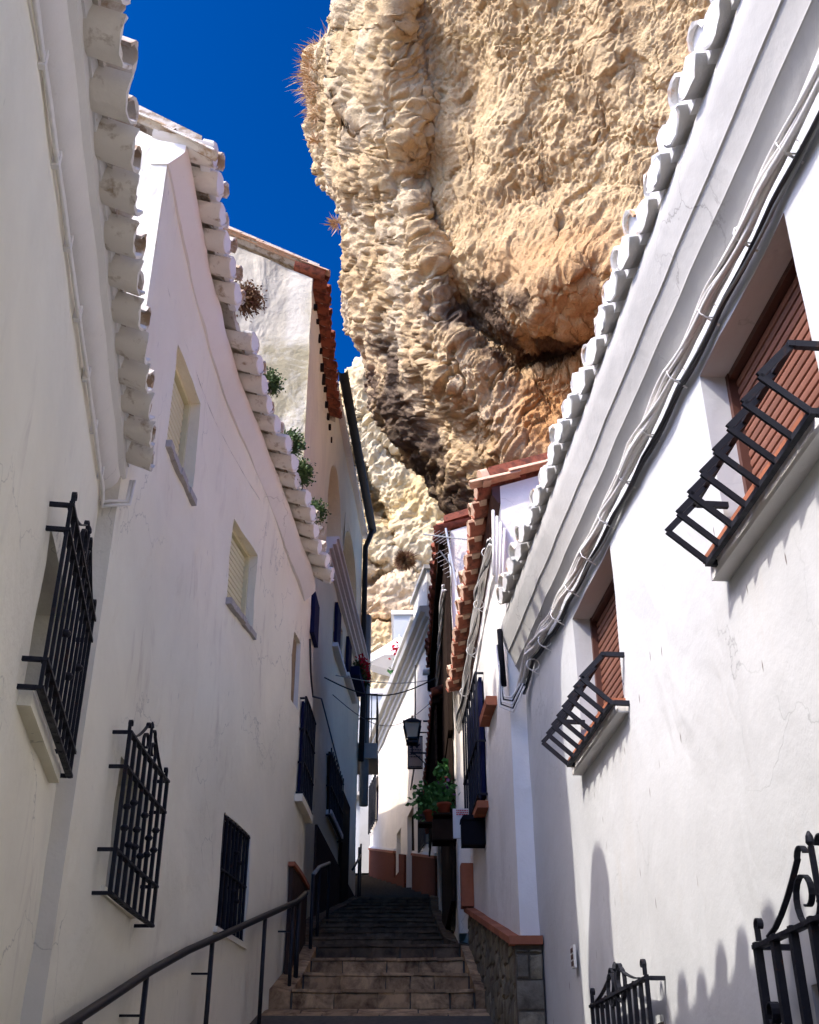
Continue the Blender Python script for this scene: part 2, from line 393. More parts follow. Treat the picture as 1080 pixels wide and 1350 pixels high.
# ------------------------------------------------------------------ facades
def facade(name, W, y0, y1, z0, z1, m, parent, holes=(), step=.12, amp=.014, zstep=None, seed=0):
    """uneven plaster sheet along W; holes = (ya, yb, za, zb, depth)"""
    zstep = zstep or step
    def cuts(a, b, st, es):
        es = [e for e in es if a < e < b]
        c = [q for q in np.linspace(a, b, max(2, int((b-a)/st)+1)) if all(abs(q-e) > st*.35 for e in es)]
        return sorted(set([float(q) for q in c]+[float(e) for e in es]+[float(a), float(b)]))
    ys = cuts(y0, y1, step, [h[0] for h in holes]+[h[1] for h in holes])
    zs = cuts(z0, z1, zstep, [h[2] for h in holes]+[h[3] for h in holes])
    YY, ZZ = np.meshgrid(ys, zs, indexing='ij')
    base = np.array([[tuple(W.P(y, 0)) for z in (0,)] for y in ys])[:, 0]
    nor = np.array([tuple(W.n(y)) for y in ys])
    P = np.stack([np.repeat(base[:, None, 0], len(zs), 1), YY, ZZ], -1)
    d = amp*fbm(P*.8+seed, 3)+amp*.35*fbm(P*3.1+seed, 3)
    Q = P+nor[:, None, :]*d[..., None]
    v = Q.reshape(-1, 3).tolist(); nz = len(zs); f = []
    mids = lambda a: [(a[i]+a[i+1])/2 for i in range(len(a)-1)]
    my, mz = mids(ys), mids(zs)
    for i, y in enumerate(my):
        for j, z in enumerate(mz):
            if any(h[0] < y < h[1] and h[2] < z < h[3] for h in holes): continue
            q = (i*nz+j, (i+1)*nz+j, (i+1)*nz+j+1, i*nz+j+1)
            f.append(q if W.side < 0 else q[::-1])
    for h in holes:
        ya, yb, za, zb, dep = h[:5]
        iy = [i for i, y in enumerate(ys) if ya-1e-6 <= y <= yb+1e-6]; iz = [j for j, z in enumerate(zs) if za-1e-6 <= z <= zb+1e-6]
        ring = [(i, iz[0]) for i in iy]+[(iy[-1], j) for j in iz[1:]]+[(i, iz[-1]) for i in iy[-2::-1]]+[(iy[0], j) for j in iz[-2:0:-1]]
        k = len(v)
        for (i, j) in ring: v.append(tuple(Q[i, j]))
        for (i, j) in ring: v.append(tuple(Q[i, j]-nor[i]*dep))
        n = len(ring)
        for a in range(n): f.append((k+a, k+(a+1) % n, k+n+(a+1) % n, k+n+a))
    o = mk(name, v, f, m, parent)
    smooth_angle(o, 35)
    return o

def gable(name, W, Y, dep, z0, ze, rise, m, parent, facing, nx=30, amp=.02, off0=0.0):
    """side wall at Y: from the facade back `dep` metres; top follows a pitched roof"""
    n = W.n(Y); v = []; f = []; nz = 40
    for i in range(nx+1):
        o = off0-dep*i/nx
        top = ze+rise*min(-o, dep+o) if -o > 0 else ze
        for j in range(nz+1):
            z = z0+(top-z0)*j/nz
            p = Vector((W.x(Y)+n.x*o, Y, z)); v.append(p)
    V = np.array([tuple(p) for p in v]); dd = amp*fbm(V*.9+5, 4)
    inner = np.minimum(1, np.abs(np.repeat(np.arange(nx+1), nz+1))/3.0)
    V[:, 1] += facing*(dd*inner)
    for i in range(nx):
        for j in range(nz):
            a = i*(nz+1)+j; f.append((a, a+1, a+nz+2, a+nz+1))
    o = mk(name, V, f, m, parent, smooth=True); return o

# tiles ------------------------------------------------------------
def arc_shell(r0, r1, th, L, a0, a1, n=6, wob=0.0):
    v = []; f = []
    for x, r in ((0, r0), (-L, r1)):
        for k in range(n+1):
            a = a0+(a1-a0)*k/n
            for rr in (r, r-th):
                v.append((x+random.uniform(-wob, wob), rr*math.cos(a), rr*math.sin(a)))
    def I(e, k, s): return e*2*(n+1)+2*k+s
    for k in range(n):
        f += [(I(0, k, 0), I(0, k+1, 0), I(1, k+1, 0), I(1, k, 0)), (I(0, k, 1), I(1, k, 1), I(1, k+1, 1), I(0, k+1, 1)),
              (I(0, k, 0), I(0, k, 1), I(0, k+1, 1), I(0, k+1, 0)), (I(1, k, 0), I(1, k+1, 0), I(1, k+1, 1), I(1, k, 1))]
    f += [(I(0, 0, 0), I(1, 0, 0), I(1, 0, 1), I(0, 0, 1)), (I(0, n, 0), I(0, n, 1), I(1, n, 1), I(1, n, 0))]
    return v, f
def raw(name, v, f, ms, smooth=True):
    me = bpy.data.meshes.new(name); me.from_pydata([tuple(x) for x in v], [], f); me.update()
    bm = bmesh.new(); bm.from_mesh(me); bmesh.ops.recalc_face_normals(bm, faces=bm.faces); bm.to_mesh(me); bm.free()
    for m in ms: me.materials.append(m)
    if smooth:
        me.shade_smooth()
        try: me.set_sharp_from_angle(angle=math.radians(35))
        except Exception: pass
    return me
PI = math.pi
def tile_set(pan_m, cap_m, plug_m, L=.46, pitch=.262, rp=.118, rc=.092, zs=.82):
    S = {'pan': [], 'cap': [], 'plug': []}
    for q in range(4):
        v, f = arc_shell(rp, rp*.93, .016, L, PI*1.06, PI*1.94, 8, .006)
        for i in range(len(v)):
            x, y, z = v[i]; v[i] = (x, y, z*zs+.006*noise(np.array([[x*5+q*3, y*14, z*14]]))[0])
        S['pan'].append(raw('eave_tile', v, f, [pan_m]))
        v, f = arc_shell(rc, rc*.88, .016, L, PI*.02, PI*.98, 6, .008)
        S['cap'].append(raw('cover_tile', v, f, [cap_m]))
        # lime mortar stopping the ends: a lower half disc in the pan and an upper one under the cover
        v = []; f = []
        def prof(n, amp):
            pts = []
            for k in range(n+1):
                a = PI*1.04+(PI*.92)*k/n; pts.append(((rp-.014)*math.cos(a), (rp-.014)*math.sin(a)*zs))
            return pts
        lower = prof(8, 0)
        up = [(lower[-1][0], .012), (.05, .035+.012*random.random()), (0, .03+.02*random.random()), (-.05, .035+.012*random.random()), (lower[0][0], .012)]
        poly = lower+up; n = len(poly)
        for x in (-.012, -.09):
            v += [(x+random.uniform(-.006, .006), a, b) for a, b in poly]
        f = [tuple(range(n)), tuple(range(2*n-1, n-1, -1))]+[(k, n+k, n+(k+1) % n, (k+1) % n) for k in range(n)]
        # under the cover
        h = []
        for k in range(7):
            a = PI*k/6; h.append((pitch/2+(rc-.012)*math.cos(a), .035+(rc-.012)*math.sin(a)*.92))
        h = [(pitch/2+rc-.012, -.05)]+h+[(pitch/2-rc+.012, -.05)]
        k0 = len(v); n2 = len(h)
        for x in (-.05, -.12): v += [(x+random.uniform(-.008, .008), a, b) for a, b in h]
        f += [tuple(k0+i for i in range(n2)), tuple(k0+i for i in range(2*n2-1, n2-1, -1))]+[(k0+k, k0+n2+k, k0+n2+(k+1) % n2, k0+(k+1) % n2) for k in range(n2)]
        S['plug'].append(raw('mortar_plug', v, f, [plug_m], True))
    return S
def eave(parent, W, y0, y1, z, out, slope, S, pitch=.262, jit=1.0, skip=(), covers=True, plugs=True, zfun=None, capback=.03):
    y = y0; i = 0
    while y < y1:
        if not any(a < y < b for a, b in skip):
            a = W.ang(y); zz = z+(zfun(y) if zfun else 0); o_ = out+random.uniform(-.012, .012)*jit
            p = W.P(y, zz+random.uniform(-.006, .006)*jit, o_)
            rot = (random.uniform(-.03, .03)*jit, slope+random.uniform(-.02, .02)*jit, a+random.uniform(-.025, .025)*jit)
            place('eave_tile', S['pan'][i % 4], p, parent, rot)
            if plugs: place('mortar_plug', S['plug'][(i*3) % 4], p, parent, rot)
            if covers:
                yc = y+pitch/2
                p2 = W.P(yc, zz+.03+random.uniform(-.006, .006)*jit, out-capback+random.uniform(-.02, .02)*jit)
                place('cover_tile', S['cap'][(i*5+1) % 4], p2, parent, (random.uniform(-.05, .05)*jit, slope+.02, W.ang(yc)+random.uniform(-.04, .04)*jit))
        y += pitch*(1+random.uniform(-.03, .03)*jit); i += 1
def verge(parent, W, Y, z, out, run, rise, S, n, dy=-.05, m=None):
    """tiles running up the gable's edge"""
    nn = W.n(Y); sl = math.atan(rise)
    for k in range(n):
        d = out-.36*math.cos(sl)*k
        p = Vector((W.x(Y)+nn.x*d, Y+dy, z+.0+rise*(.36*math.cos(sl)*k)-rise*.28+.01*(k % 2)))
        place('verge_tile', S['cap'][k % 4], p, parent, (0, sl-.03, math.atan2(0, nn.x)+random.uniform(-.03, .03)), scale=(1, .7, .55))
def roof(parent, W, y0, y1, z, out, dep, rise, m, pitch=.262, zfun=None):
    """corrugated tile field, eave to ridge and down the back"""
    ny = max(4, int((y1-y0)/pitch*6)); rows = []
    offs = [out-.12, out-.9, -dep*.25, -dep*.5, -dep*.75, -dep-.25]
    v = []; f = []
    for i in range(ny+1):
        Y = y0+(y1-y0)*i/ny
        for o in offs:
            hgt = rise*(out-.12-o) if o >= -dep*.5 else rise*(out-.12+dep*.5)-rise*(-dep*.5-o)
            v.append(W.P(Y, z+.03+(zfun(Y) if zfun else 0)+hgt+.05*abs(math.cos(PI*(Y-y0)/pitch)), o))
    no = len(offs); k0 = len(v)
    v += [p-Vector((0, 0, .09)) for p in v]
    for i in range(ny):
        for j in range(no-1):
            a = i*no+j; f += [(a, a+1, a+no+1, a+no), (k0+a, k0+a+no, k0+a+no+1, k0+a+1)]
    for i in range(ny):
        for j in (0, no-1): a = i*no+j; f.append((a, a+no, k0+a+no, k0+a))
    for j in range(no-1):
        for i in (0, ny): a = i*no+j; f.append((a, k0+a, k0+a+1, a+1))
    o = mk('roof', v, f, m, parent); smooth_angle(o, 50); return o
def moulding(name, W, y0, y1, prof, m, parent, n=None, zfun=None, seed=0, amp=.004):
    """profile (off, z) pairs swept along the wall"""
    n = n or max(2, int((y1-y0)/.15)); v = []; f = []; k = len(prof)
    for i in range(n+1):
        Y = y0+(y1-y0)*i/n; dz = zfun(Y) if zfun else 0
        wob = float(fbm(np.array([[Y*1.7, seed, 1.0]]), 3)[0])*amp*2
        for (o, z) in prof: v.append(W.P(Y, z+dz+wob, o+wob*.6))
    for i in range(n):
        for j in range(k-1): f.append((i*k+j, i*k+j+1, (i+1)*k+j+1, (i+1)*k+j))
    f += [tuple(range(k-1, -1, -1)), tuple(n*k+j for j in range(k))]
    o = mk(name, v, f, m, parent); smooth_angle(o, 40); return o

# ------------------------------------------------------------------ plan lines
H1 = Wall([(-8, .426), (5.72, -1.797)], 1)                       # left, nearest house   (x = -.87-.162y)
H2 = Wall([(5.72, -1.70), (6.8, -1.69), (8, -1.60), (9, -1.44), (10, -1.29), (11.2, -1.14), (12.1, -1.10)], 1)
H3 = Wall([(12.1, -1.335), (15.8, -1.32)], 1)
H4 = Wall([(15.8, -1.33), (21.2, -.993)], 1)
R1 = Wall([(-8, 2.366), (8.53, .928)], -1)                       # right house           (x = 1.67-.087y)
R2 = Wall([(8.53, .79), (12.1, .63)], -1)
R3 = Wall([(12.1, .50), (17.2, .44)], -1)
R4 = Wall([(17.2, .43), (20.9, .50)], -1)
FW = Wall([(20.9, .516), (30.5, -1.02)], -1)

# ground ------------------------------------------------------------
GP = [(-80, -9), (-20, -4.4), (0, -1.6), (5.7, -.36), (10.15, .98), (10.6, 1.08), (12.0, 1.62), (20.9, 3.78), (30, 6.1), (33, 6.9), (60, 9), (200, 14)]
def gz(Y): return float(np.interp(Y, [a for a, b in GP], [b for a, b in GP]))
v = []; f = []
gx = [-160, -60, -20, -6, 0, 6, 20, 60, 160]; gy = sorted(set([a for a, b in GP]+list(np.linspace(-20, 60, 60))))
for Y in gy:
    for X in gx: v.append((X, Y, gz(Y)-.03-(.25 if Y > 10.2 else 0)))
for i in range(len(gy)-1):
    for j in range(len(gx)-1):
        a = i*len(gx)+j; f.append((a, a+1, a+len(gx)+1, a+len(gx)))
g = mk('ground', v, f, M['ground'], kind='structure')

# ------------------------------------------------------------------ cliffs
def seg_dist(P, poly):
    """signed pixel distance to a polyline (+ = to the right/above)"""
    best = np.full(P.shape[:-1], 1e9); sg = np.ones(P.shape[:-1])
    for a, b in zip(poly[:-1], poly[1:]):
        a = np.array(a, float); b = np.array(b, float); d = b-a; L2 = (d**2).sum()
        t = np.clip(((P-a)@d)/L2, 0, 1); q = a+t[..., None]*d; r = P-q; dist = np.hypot(r[..., 0], r[..., 1])
        cr = d[0]*(P[..., 1]-a[1])-d[1]*(P[..., 0]-a[0])
        m = dist < best; best = np.where(m, dist, best); sg = np.where(m, np.where(cr < 0, 1, -1), sg)
    return best*sg
def sstep(x, a, b):
    t = np.clip((x-a)/(b-a), 0, 1); return t*t*(3-2*t)
def rays(px, py):
    u = (px-540)/FOC; v_ = (675-py)/FOC
    return np.stack([u, CT-v_*ST, ST+v_*CT], -1)
def grid_mesh(name, P, tone, m):
    n0, n1 = P.shape[:2]
    me = bpy.data.meshes.new(name)
    idx = np.arange(n0*n1).reshape(n0, n1)
    q = np.stack([idx[:-1, :-1], idx[:-1, 1:], idx[1:, 1:], idx[1:, :-1]], -1).reshape(-1, 4)
    me.vertices.add(n0*n1); me.vertices.foreach_set('co', P.reshape(-1).astype(np.float32))
    me.loops.add(q.size); me.loops.foreach_set('vertex_index', q.reshape(-1).astype(np.int32))
    me.polygons.add(len(q)); me.polygons.foreach_set('loop_start', (np.arange(len(q))*4).astype(np.int32))
    me.update(calc_edges=True); me.validate()
    at = me.color_attributes.new('tone', 'FLOAT_COLOR', 'POINT')
    T = np.concatenate([tone.reshape(-1, 3), np.ones((n0*n1, 1))], 1); at.data.foreach_set('color', T.reshape(-1).astype(np.float32))
    me.materials.append(m); me.shade_smooth()
    o = bpy.data.objects.new(name, me); COL.objects.link(o); o['kind'] = 'structure'; return o
def normals(P):
    a = np.gradient(P, axis=0); b = np.gradient(P, axis=1); n = np.cross(a, b); return n/np.maximum(np.linalg.norm(n, axis=-1, keepdims=True), 1e-9)
def aniso(P, e1, s1, s2):
    e1 = np.array(e1, float); e1 /= np.linalg.norm(e1); al = P@e1
    return P*s2+(al[..., None]*e1)*(s1-s2)

def main_cliff():
    ny, nw, nc, nx = 640, 26, 60, 520
    py = np.linspace(-260, 770, ny)
    Lp = [(-260, 474), (-100, 452), (0, 445), (46, 445), (60, 420), (75, 405), (110, 400), (165, 401), (200, 403), (240, 414), (262, 428), (290, 439), (343, 442), (380, 447), (402, 452), (440, 463), (480, 474), (510, 486), (538, 500), (567, 516), (596, 535), (630, 560), (661, 581), (672, 604), (720, 650), (770, 700)]
    L = np.interp(py, [a for a, b in Lp], [b for a, b in Lp])+9
    Rr = np.interp(py, [-260, 0, 100, 200, 300, 400, 500, 620, 700, 770], [1260, 1100, 1040, 985, 930, 880, 860, 840, 830, 830])
    n = np.array([-.60, -.75, -.27]); P0 = np.array([.73, 16.0, 9.2]); c = n@P0
    R0 = 1.15
    ph = np.linspace(-1.35, 0, nw, endpoint=False); pc = np.linspace(0, PI/2, nc, endpoint=False)
    scale = 17/FOC
    X = np.zeros((ny, nw+nc+nx)); ADD = np.zeros_like(X)
    X[:, :nw] = L[:, None]+(R0*(1-np.cos(ph))/scale)[None]*1.0; ADD[:, :nw] = R0*(1-np.sin(ph)*3.0)[None]
    X[:, nw:nw+nc] = L[:, None]+(R0*(1-np.cos(pc))/scale)[None]; ADD[:, nw:nw+nc] = R0*(1-np.sin(pc))[None]
    x0 = L+R0/scale; s = np.linspace(0, 1, nx); X[:, nw+nc:] = x0[:, None]+(Rr-x0)[:, None]*s[None]
    Y = np.repeat(py[:, None], X.shape[1], 1)
    D = rays(X, Y); t = c/np.maximum(-(D@-n), 1e-3) if False else c/(D@n)
    XY = np.stack([X, Y], -1)
    wob = 26*fbm(np.stack([X/90, Y/90, X*0], -1), 4)
    curve = [(525, -300), (548, 0), (556, 100), (566, 190), (574, 285), (596, 363), (634, 436), (690, 478), (760, 462), (835, 430), (1150, 330)]
    sd = seg_dist(XY+np.stack([wob, wob*.7], -1)*.6, curve)
    fade = sstep(Y, 240, 420)
    t = t-1.5*fade*sstep(sd, -6, 95)+.28*np.exp(-((sd+4)/12.0)**2)*fade
    # the hollow under the great bulge, and the block that hangs from the upper left
    hollow = np.exp(-(((X-770)/110)**2+((Y-520)/75)**2)); t = t+1.0*hollow
    t = t-.5*np.exp(-(((X-520)/40)**2+((Y-50)/78)**4))
        # knob at the far left stands a little behind
    t = t+.9*sstep(447-X-.06*(Y-150), -12, 14)*(Y < 300)
    # folds running down the left block
    fold = np.sin((X+.32*Y)/21+1.6*fbm(np.stack([X/60, Y/130, X*0+3], -1), 3))
    t = t-.05*fold*sstep(-sd, 0, 60)
    lam = 30+.03*Y
    t = t-.05*np.sin(sd/lam*2*PI/2.4+2.2*fbm(np.stack([X/150, Y/220, X*0+8], -1), 3))*sstep(np.abs(sd), 10, 60)*sstep(Y, -100, 120)
    ridge = seg_dist(XY+np.stack([wob, wob*.4], -1)*.8, [(470, 180), (500, 330), (545, 470), (620, 570), (700, 640)])
    t = t-.75*sstep(ridge, -14, 30)*sstep(-sd, -10, 40)
    t = t+ADD*np.where(np.arange(X.shape[1])[None] < nw+nc, 1, 0)
    P = D*t[..., None]
    nn = normals(P); 
    if (nn[nn.shape[0]//2, nn.shape[1]//2]@np.array([0, -1, 0])) < 0: nn = -nn
    # relief: broad swellings, flaky ripples, crumbling lumps
    crumb = sstep(-sd, -30, 60); rip = 1-crumb*.75
    a = .30*fbm(P*.42+3, 3)
    warp = fbm(P*.9+11, 3)[..., None]*np.array([.5, .2, .6])
    r1 = 1-np.abs(fbm(aniso(P+warp, (.62, -.15, .77), .75, 3.0), 3))*1.5
    r2 = 1-np.abs(fbm(aniso(P+warp*1.3+7, (.50, -.1, .86), 1.9, 7.5), 2))*1.5
    r3 = 1-np.abs(fbm(aniso(P+warp*1.1+17, (.50, -.1, .86), 3.2, 15), 2))*1.5
    l1 = np.abs(fbm(P*1.7+21, 4)); l2 = np.abs(fbm(P*4.6+31, 4)); l3 = fbm(P*13+41, 3)
    cell = fbm(aniso(P+warp*.6, (.3, 0, .95), 2.0, 4.6)+50, 4)
    vary = .55+.9*sstep(fbm(P*.38+60, 3), -.35, .4)
    d = a+rip*vary*(.034*r1+.032*r2+.024*r3)+.07*sstep(fbm(aniso(P+warp, (.62, -.1, .77), .35, .95)+33, 3), -.06, .10)+.02*rip*cell+crumb*(.05*r1+.035*r2+.02*r3+.03*cell)+(.02+.04*crumb)*l1+(.012+.024*crumb)*l2+.014*l3-.10*np.exp(-(fbm(aniso(P+warp, (.5, 0, .87), .5, 1.3)+80, 3)/.035)**2)*(.4+crumb)
    pits = sstep(fbm(aniso(P+warp, (.6, 0, .8), 1.0, 2.3)+70, 4), .42, .62); d = d-.07*pits
    edge = np.ones(X.shape[1]); edge[:nw] = .4
    P = P+nn*(d*edge[None])[..., None]
    # stains with a shape of their own: manganese black along the crevice, ochre beneath it, grey wash at the left
    q = fbm(P*.9+90, 5); q2 = fbm(P*2.6+95, 4)
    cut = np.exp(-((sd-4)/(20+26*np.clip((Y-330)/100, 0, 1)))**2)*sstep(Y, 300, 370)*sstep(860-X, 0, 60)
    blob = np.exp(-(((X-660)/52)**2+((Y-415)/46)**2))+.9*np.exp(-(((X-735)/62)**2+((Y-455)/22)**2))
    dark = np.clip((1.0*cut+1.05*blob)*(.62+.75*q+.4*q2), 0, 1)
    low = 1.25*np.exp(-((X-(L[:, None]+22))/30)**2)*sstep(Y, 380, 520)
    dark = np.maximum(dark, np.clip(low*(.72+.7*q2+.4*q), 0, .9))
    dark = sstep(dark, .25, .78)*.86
    och = np.clip(np.exp(-(((X-745)/75)**2+((Y-540)/80)**2))*(1.1+.8*q), 0, 1)+.55*np.clip(np.exp(-(((X-740)/90)**2+((Y-340)/60)**2))*(1+q), 0, 1)
    pale = np.clip(crumb*(.02+.8*q)*(1-och), 0, .3)
    tone = np.stack([dark, np.clip(och, 0, .9), pale], -1)
    return grid_mesh('cliff', P, tone, M['rock'])
main_cliff()

def back_cliff():
    ny, nx, nwp = 430, 400, 24
    x = np.linspace(385, 800, nx)
    top = np.interp(x, [385, 440, 452, 463, 472, 480, 500, 540, 800], [560, 528, 514, 499, 489, 480, 462, 430, 330])
    s = np.linspace(0, 1, ny); s = s**1.15
    Y = top[None]+(930-top)[None]*s[:, None]; X = np.repeat(x[None], ny, 0)
    n = np.array([-.28, -.95, -.10]); P0 = np.array([-1, 37.0, 20.]); c = n@P0
    D = rays(X, Y); t = c/(D@n)
    sm = (Y-top[None])*38/FOC; R0 = 2.2
    t = t+R0*(1-np.sqrt(np.clip(1-(1-np.clip(sm/R0, 0, 1))**2, 0, 1)))
    XY = np.stack([X, Y], -1); wb = 9*fbm(np.stack([X/40, Y/40, X*0+9], -1), 4)
    XYw = XY+np.stack([wb, wb], -1)
    for poly, wd, dp in (([(470, 600), (500, 660), (520, 715), (548, 742), (590, 748)], 5, 1.0), ([(470, 735), (530, 748)], 4, .5),
                         ([(455, 780), (500, 752), (560, 760)], 5, .6), ([(480, 820), (600, 800)], 4, .4), ([(480, 560), (520, 600), (590, 650)], 6, .5)):
        e = seg_dist(XYw, poly); t = t+dp*np.exp(-(e/wd)**2)-dp*.35*sstep(-e, 0, 26)*np.exp(-(np.abs(e)/60)**2)
    P = D*t[..., None]
    back = P[:1]+np.linspace(6, .15, nwp)[:, None, None]*np.array([.1, 1, -.25]); P = np.concatenate([back, P], 0)
    X = np.concatenate([np.repeat(X[:1], nwp, 0), X]); Y = np.concatenate([np.repeat(Y[:1], nwp, 0), Y])
    nn = normals(P)
    if (nn[nn.shape[0]//2, nn.shape[1]//2]@np.array([0, -1, 0])) < 0: nn = -nn
    warp = fbm(P*.5+11, 3)[..., None]*np.array([.8, .2, .5])
    r1 = 1-np.abs(fbm(aniso(P+warp, (.85, 0, .5), .7, 2.0), 4))*1.5
    l1 = np.abs(fbm(P*.9+21, 4)); l2 = np.abs(fbm(P*2.3+31, 4)); l3 = fbm(P*6+41, 3)
    zone = sstep(fbm(P*.25+3, 2), -.35, .25)
    d = .4*fbm(P*.3+3, 3)+.13*r1+.22*l1*(.5+zone)+.13*l2*(.5+zone)+.05*l3
    P = P+nn*d[..., None]
    q = fbm(P*.35+90, 4)
    dark = np.clip(.8*sstep(.3*q+np.exp(-(((X-490)/18)**2+((Y-510)/30)**2)), .6, 1.1), 0, 1)
    och = np.clip(.9*np.exp(-(((X-500)/60)**2+((Y-800)/45)**2))*(1+q), 0, .8)
    tone = np.stack([dark, och, np.clip(.35+.5*q, 0, .6)], -1)
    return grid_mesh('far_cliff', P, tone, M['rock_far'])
back_cliff()

def blades(name, c, n, size, m, parent=None, up=(0, 0, 1), spread=(1, 1, 1), wd=.012, droop=0.0, leafy=False, kind=None):
    """a tuft of many small blades or leaves spread through a volume"""
    v = []; f = []; up = Vector(up).normalized()
    for i in range(n):
        d = Vector((random.gauss(0, 1)*spread[0], random.gauss(0, 1)*spread[1], random.gauss(0, 1)*spread[2]))
        d = (d.normalized()+up*.7).normalized()
        L = size*random.uniform(.45, 1.15)
        if leafy:
            b = Vector(c)+d*L*random.random()**.6; e = b+Vector((random.gauss(0, 1), random.gauss(0, 1), random.gauss(0, 1))).normalized()*wd*3
        else:
            b = Vector(c)+Vector((random.gauss(0, .12), random.gauss(0, .12), random.gauss(0, .05)))*size; e = b+d*L
        s = (e-b).cross(Vector((random.random(), random.random(), random.random()+.1))).normalized()*wd
        mid = (b+e)/2+Vector((0, 0, droop*L*.2)); e = e-Vector((0, 0, droop*L*.3)); k = len(v)
        v += [b, mid-s, e, mid+s]; f.append((k, k+1, k+2, k+3))
    return mk(name, v, f, m, parent, kind='stuff' if parent else kind)

g1 = at_y(424, 100, 15.6)
vv = []
o = None
G_ = MB()
for (px, py, sz, n_, upv) in ((440, 62, .42, 150, (-.3, -.2, .9)), (428, 72, .50, 200, (-.6, -.2, .8)), (416, 86, .52, 220, (-.9, -.2, .6)), (410, 104, .46, 200, (-1, -.2, .3)), (409, 124, .36, 140, (-1, -.2, 0)), (411, 150, .26, 90, (-1, -.2, -.2))):
    c_ = at_y(px+7, py, 15.9); u_ = Vector(upv).normalized()
    for i in range(n_):
        d_ = (Vector((random.gauss(0, .8), random.gauss(0, .7), random.gauss(0, .8)))+u_*1.2).normalized(); L_ = sz*random.uniform(.3, 1.2)
        b_ = c_+Vector((random.gauss(0, .09), random.gauss(0, .12), random.gauss(0, .09))); e_ = b_+d_*L_+Vector((0, 0, -.25*L_*random.random())); mid_ = (b_+e_)/2+Vector((0, 0, .10*L_))
        s_ = (e_-b_).cross(Vector((random.random(), random.random(), .3))).normalized()*.009
        G_.add([b_, mid_-s_, e_, mid_+s_], [(0, 1, 2, 3)])
o = G_.build('dry_grass', M['straw'])
tag(o, 'big tuft of dry straw-coloured grass on the left knob of the overhanging cliff', 'dry grass', 'dry grass growing on the cliffs')
for (px, py, Y, sz, n, lab) in ((445, 296, 15.4, .26, 60, 'thin wisps of pale dry grass on the cliff edge below the knob'),
                                (416, 186, 16.1, .22, 60, 'small fringe of dry grass under the big tuft on the left knob of the cliff'),
                                (534, 738, 35.9, .42, 1500, 'rust-brown dry tuft hanging from the crack in the pale far cliff')):
    o = blades('dry_grass', at_y(px, py, Y), n, sz, M['straw'] if py < 600 else M['leaf_dry'], spread=(1, .8, .8), up=(-.6, -.2, .3) if py < 600 else (0, -.4, -.4), wd=.011 if py < 600 else .02)
    tag(o, lab, 'dry grass', 'dry grass growing on the cliffs')

# ------------------------------------------------------------------ iron grilles
def spiral(c, ax, ay, r0, r1, a0, a1, n=14):
    return [Vector(c)+(Vector(ax)*math.cos(a0+(a1-a0)*k/n)+Vector(ay)*math.sin(a0+(a1-a0)*k/n))*(r0+(r1-r0)*k/n) for k in range(n+1)]
def grille(parent, W, ya, yb, za, zb, off, nb, rails, name='window_grille', bw=.019, beads=(), label=None, back=0.0, crown=None, flat=.032, m=None):
    m = m or M['iron']
    b = MB()
    for z in rails:
        b.wbox(W, ya-.012, yb+.012, z-.007, z+.007, off-flat/2, off+flat/2, 6)
        for y in (ya, yb): b.wbox(W, y-.008, y+.008, z-.0095, z+.0095, back-.02, off-flat/2+.002, 1)
    G = b.build(name, m, parent, label=label)
    ref = None
    for i in range(nb):
        y = ya+(yb-ya)*(i+.001)/(nb-1)
        p = W.P(y, (za+zb)/2, off)
        if ref is None:
            bb = MB().box((-bw/2, -bw/2, -(zb-za)/2), (bw/2, bw/2, (zb-za)/2)); ref = raw('bar', bb.v, bb.f, [m], False)
        place('bar', ref, p, G, (0, 0, W.ang(y)))
    if beads:
        bd = MB().lathe([(.002, -.024), (.02, -.012), (.026, 0), (.02, .012), (.002, .024)], (0, 0, 0), 8); me = raw('bead', bd.v, bd.f, [m])
        for i, z in beads: place('bead', me, W.P(ya+(yb-ya)*i/(nb-1), z, off), G)
    if crown:
        ay = (W.P(yb, 0, off)-W.P(ya, 0, off)).normalized(); az = Vector((0, 0, 1)); n = W.n((ya+yb)/2); c = W.P((ya+yb)/2, zb, off); h = crown
        w2 = (yb-ya)/2
        s = MB()
        for sg in (1, -1):
            pts = [c+ay*sg*w2*.80+az*.0]+[c+ay*sg*w2*(.80-.60*q)+az*h*(.95*(q**1.5)) for q in (.2, .4, .6, .8, 1)]
            pts += spiral(c+ay*sg*w2*.14+az*h*.92, ay*sg, az, w2*.07, w2*.06, 0, PI*.9, 8)
            s.strip(pts, .02, .006, n)
            s.strip(spiral(c+ay*sg*w2*.17+az*h*.34, -ay*sg, -az, w2*.19, w2*.05, .3, PI*2.6, 22), .02, .006, n)
            s.strip([c+ay*sg*w2*.97]+spiral(c+ay*sg*w2*.93+az*.05, ay*sg, az, .026, .012, -.6, PI*1.4, 10), .02, .006, n)
        s.bar(c-az*.02, c+az*h*1.02, .016); s.lathe([(.004, 0), (.015, .015), (.012, .035), (.004, .05)], tuple(c+az*h), 8)
        s.build('scroll', m, G)
    return G
def pane(parent, W, ya, yb, za, zb, off, m, frame=None, fw=.05, mull=0, name='window', shelf=False):
    b = MB(); fr = frame or M['wood_dark']
    b.wbox(W, ya, yb, za, za+fw, off, off+.04); b.wbox(W, ya, yb, zb-fw, zb, off, off+.04)
    b.wbox(W, ya, ya+fw, za+fw, zb-fw, off, off+.04); b.wbox(W, yb-fw, yb, za+fw, zb-fw, off, off+.04)
    for k in range(mull):
        y = ya+(yb-ya)*(k+1)/(mull+1); b.wbox(W, y-.02, y+.02, za+fw, zb-fw, off+.001, off+.036)
    o = b.build(name, fr, parent)
    MB().wbox(W, ya+.01, yb-.01, za+.01, zb-.01, off-.012, off+.012).build('pane', m, o)
    return o
